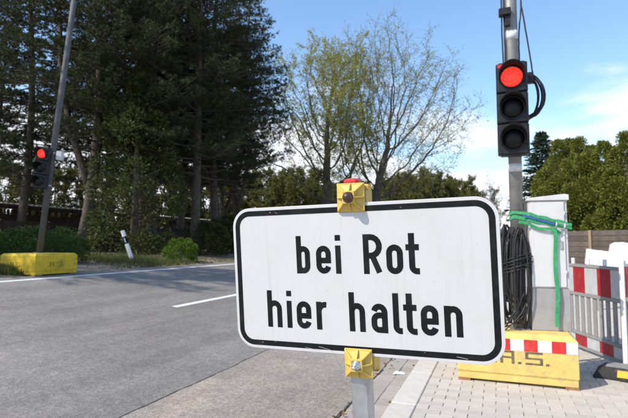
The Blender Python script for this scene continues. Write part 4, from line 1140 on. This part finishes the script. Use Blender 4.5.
# spruce: whorled drooping branches
def make_spruce(label, seed, H_=8.2, R_=2.3):
    rg = np.random.default_rng(seed); rr = random.Random(seed)
    t = thing('spruce_tree', label, 'tree'); mb = MB(); mb.tube([(0,0,0),(0,0,H_*.5),(0,0,H_)], [.14,.08,.008], 8)
    Cs, Ds = [], []; z = .5
    while z < H_-.1:
        f = z/H_; L0 = R_*(1-f)**.85+.06
        for q in range(7):
            a = rr.uniform(0,6.28); L_ = L0*rr.uniform(.7,1.1); dh = Vector((math.cos(a), math.sin(a), 0)); sd = Vector((-dh.y, dh.x, 0))
            tip = Vector((0,0,z)) + dh*L_ + Vector((0,0,-.18*L_+.35*L_*f)); mb.tube([(0,0,z), tip], [.02,.004], 3, caps=False)
            n = max(3, int(L_*9))
            for j in range(n):
                s_ = (j+1)/n; b0 = Vector((0,0,z)).lerp(tip, s_)
                for sg in (-1, 1):
                    ls = .32*(1-s_*.7)*min(1, L_)
                    for m_ in range(2):
                        Cs.append(b0 + (dh*.6+sd*sg).normalized()*ls*(m_+.5)/2); Ds.append(dh*.6+sd*sg*.8+Vector((0,0,-.15)))
                Cs.append(b0); Ds.append(dh)
        z += .24*(1-.5*f)
    mb.build('trunk', M['pine_bark'], t)
    V = leaf_quads(np.array([tuple(c) for c in Cs]), np.array([tuple(d) for d in Ds]), rg, .17, .06, 2, .35, .02)
    link('crown', np_mesh('crown', V, 4, M['spruce']), t); return t
sp = make_spruce('dark pointed spruce rising at the left end of the conifer hedge', 81)
place(sp, 545, 29, 0, 1.0, 0); sp.scale = (1.3, 1.3, 1.0)
dplace(sp, 440, 58, 1.0, 'dark conifer tip standing among the olive scrub above the sign', 1.15)
dplace(sp, 468, 64, 2.0, 'small dark conifer just left of the pale blossoming tree', 1.05)

# bushes across the road
hb = make_dense('bush', 'wide rounded green bush behind the weathered yellow block', 'bush', 91, [(0, 1.3), (.3, 1.55), (.8, 1.45), (1.15, 1.05), (1.38, .15)], M['hedge'], M['bark'], 16000, .075, .04, None, 60, .7, 1, .8, .35, .05)
place(hb, 42, 13.4, .3, .98); hb.scale = (.76, .76, .60)
lb_ = make_dense('bush', 'round bright green bush at the foot of the straight bare pine', 'bush', 92, [(0, .5), (.2, .66), (.55, .66), (.85, .46), (1.02, .08)], M['lime'], M['bark'], 8000, .065, .035, None, 45, .8, 1, 1, .35, .04)
place(lb_, 181, 16.2, 0, 0.76); lb_.scale = (.82, .78, .72)
db = make_dense('bush', 'dark low bush between the bright round bush and the sign edge', 'bush', 93, [(0, .95), (.3, 1.1), (.8, 1.05), (1.2, .8), (1.5, .12)], M['yew'], M['bark'], 11000, .09, .045, None, 45, .6, 1, .8, .4, .05)
place(db, 207, 20.5, 0, .9)
p = at_depth(-28, 13.5, 0); dup(hb, (p.x, p.y, zg(p.x)), 2.0, 'green bush cut by the left edge behind the yellow block', (.85,.85,.58))
p = at_depth(228, 24, 0); dup(db, (p.x, p.y, zg(p.x)), 1.9, 'dark bush half hidden behind the left edge of the sign', 1.15)

# ------------------------------------------------------------------ long shed and dark fence across the road
SX0, SX1 = -22.5, -27.0; SY0, SY1 = 9.0, 40.0; RZ = ZL + 2.40
shed = thing('shed', 'long low dark open-sided shed with corrugated roof behind the pines', 'shed', (SX0, SY0, ZL))
SL = SY1 - SY0; SD = SX0 - SX1
mb = MB(); nseg = int(SL/0.09); zz = [0.035*math.sin(i*math.pi/1.0/1.0*0.5*1.0*math.pi/1.57) for i in range(nseg+1)]
vs = []; fs = []
for i in range(nseg+1):
    y = SL*i/nseg; w_ = 0.03*math.cos(i*math.pi/1.5)
    for x, z in ((0.45, 2.42), (-SD, 2.80)):
        vs += [(x, y, z+w_), (x, y, z+w_-0.012)]
for i in range(nseg):
    a = i*4; fs += [(a, a+4, a+6, a+2), (a+1, a+3, a+7, a+5), (a, a+1, a+5, a+4), (a+2, a+6, a+7, a+3)]
fs += [(0,2,3,1), (nseg*4, nseg*4+1, nseg*4+3, nseg*4+2)]
mb.add(vs, fs); mb.build('roof', M['roof'], shed)
MB().box(0.30, 0.36, 0, SL, 2.16, 2.375).build('fascia', M['dark_wood'], shed)
y = 0.0
while y < SL - .5:
    MB().box(0.0, 0.14, y, y+0.14, 0, 2.16).build('post', M['dark_wood'], shed)
    MB().box(0.04, 0.07, y+.145, y+1.545, 0, 1.93).build('wall_panel', M['dark_wood'], shed)
    for j in range(4): MB().box(0.03, 0.08, y+.145+j*.385, y+.145+j*.385+.13, 1.932, 2.16).build('spacer', M['dark_wood'], shed)
    y += 1.55
df = thing('board_fence', 'dark brown board fence in shade between the pine trunks', 'fence', (-16.6, 10.0, ZL))
yy = 0.0
while yy < 26:
    MB().box(-.045, .045, yy-.045, yy+.045, 0, 1.35).build('fence_post', M['dark_wood'], df)
    for j in range(6):
        MB().box(.046, .068, yy+.005, yy+1.995, .12+j*.20, .12+j*.20+.178).build('fence_board', M['dark_wood'], df)
    yy += 2.0

# ------------------------------------------------------------------ leaning signal and marker post across the road
LZ = zg(-9.4) - 0.035 + 0.46
p = G(38, 253.5, LZ)
lx_, ly_ = LB.x - 0.12, LB.y + 0.08
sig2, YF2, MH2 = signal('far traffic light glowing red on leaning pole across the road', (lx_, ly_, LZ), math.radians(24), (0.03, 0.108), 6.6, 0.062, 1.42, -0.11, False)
MB().cbox(0.10, 0.22, -0.07, 0.07, 2.10, 2.30, 0.01, 0.008).build('receiver_box', M['barrier_white'], sig2)
MB().box(0.05, 0.11, -0.02, 0.02, 2.10, 2.14).build('receiver_arm', M['housing'], sig2)
MB().tube([(-.35,0,5.78),(0.0,0,5.82),(0.2,0,5.83)], .03, 8).build('cable_arm', M['pole'], sig2)
dl = G(133, 262, .735)
de = thing('marker_post', 'leaning white roadside marker post with black band', 'marker post', (dl.x, dl.y, zg(dl.x)-.03), math.radians(20))
de.rotation_euler = (math.radians(2), math.radians(-19), math.radians(20))
def tri(z0, z1, k0, k1, m, nm):
    sh = [(-.06,-.035),(-.02,-.058),(.02,-.058),(.06,-.035),(.05,.045),(-.05,.045)]
    mb = MB(); n = len(sh); mb.add([(x*k0,y*k0,z0) for x, y in sh]+[(x*k1,y*k1,z1) for x, y in sh], [tuple(range(n-1,-1,-1)), tuple(range(n,2*n))]+[(i,(i+1)%n,n+(i+1)%n,n+i) for i in range(n)])
    mb.build(nm, m, de, .004)
tri(0, .62, 1.0, 1.0, M['post_white'], 'lower_post'); tri(.621, .86, 1.0, 1.0, M['sign_black'], 'black_band'); tri(.861, 1.06, 1.0, .96, M['post_white'], 'upper_post')
MB().cbox(-.018, .018, -.064, -.0585, .665, .82, .004, .002).build('reflector', M['reflector'], de)

# ------------------------------------------------------------------ verge grass, litter, fallen leaves
rg = np.random.default_rng(7)
def grass(n, fx, name, L_, kind_label):
    pts = fx(n); D_ = np.tile([0,0,1.0], (len(pts),1))
    V = needle_tris(pts, D_, rg, L_, .014, 3, .38)
    o = link(name, np_mesh(name, V, 3, M['grass'])); tag(o, kind_label, 'grass', kind='stuff')
def verge(n):
    x = -9.05 - np.abs(rg.normal(0, .9, n)); y = rg.uniform(2, 40, n)
    m_ = (np.sin(x*2.1+y*.7)+np.sin(y*1.3)+np.sin(x*3.3-y*.4) + rg.normal(0,.6,n)) > .7
    x, y = x[m_], y[m_]; return np.stack([x, y, [zg(a)-.004 for a in x]], 1)
grass(4500, verge, 'verge_grass', .085, 'patchy short grass along the far road edge')
def tuft(n):
    cs = [(dl.x, dl.y, 2.0, .35), (LB.x-.45, LB.y-.66, .5, .12)]
    out = []
    for cx, cy, a, b in cs:
        k = n//2; out.append(np.stack([cx+rg.normal(0,a*.5,k), cy+rg.normal(0,b*(1 if b < .2 else 2),k), np.zeros(k)],1))
    q = np.concatenate(out); q = q[q[:,0] < -9.0]; q[:,2] = [zg(a)-.004 for a in q[:,0]]; return q
grass(3600, tuft, 'grass_tufts', .19, 'longer grass tufts round the marker post and the yellow block')
rs = random.Random(14); pts = []
for k in range(130):
    x = rs.choice((rs.gauss(-0.91, .04), rs.uniform(-1.25,-.88), rs.gauss(-1.26,.03))); pts.append((min(x, -.87), rs.uniform(2.6, 9), zg(min(x,-.87))+.006))
V = leaf_quads(np.array(pts), np.tile([1.0,0,.1],(len(pts),1)), rg, .045, .03, 1, .8); V[:,2] = np.maximum(V[:,2], -.106)
tag(link('fallen_leaves', np_mesh('fallen_leaves', V, 4, M['dead_leaf'])), 'brown fallen leaves gathered in the gutter', 'leaves', kind='stuff')
g = G(399, 374, -.1)
mb = MB(); mb.add([(-.06,-.03,.004),(.0,-.045,.012),(.07,-.02,.006),(.05,.02,.02),(.0,.03,.008),(-.05,.04,.016),(-.02,0,.03)], [(0,1,6),(1,2,6),(2,3,6),(3,4,6),(4,5,6),(5,0,6)])
pp = mb.build('paper_scrap', M['paper']); pp.location = (g.x, g.y, zg(g.x)+.002)
tag(pp, 'crumpled white paper scrap lying in the gutter right of the sign post', 'litter')
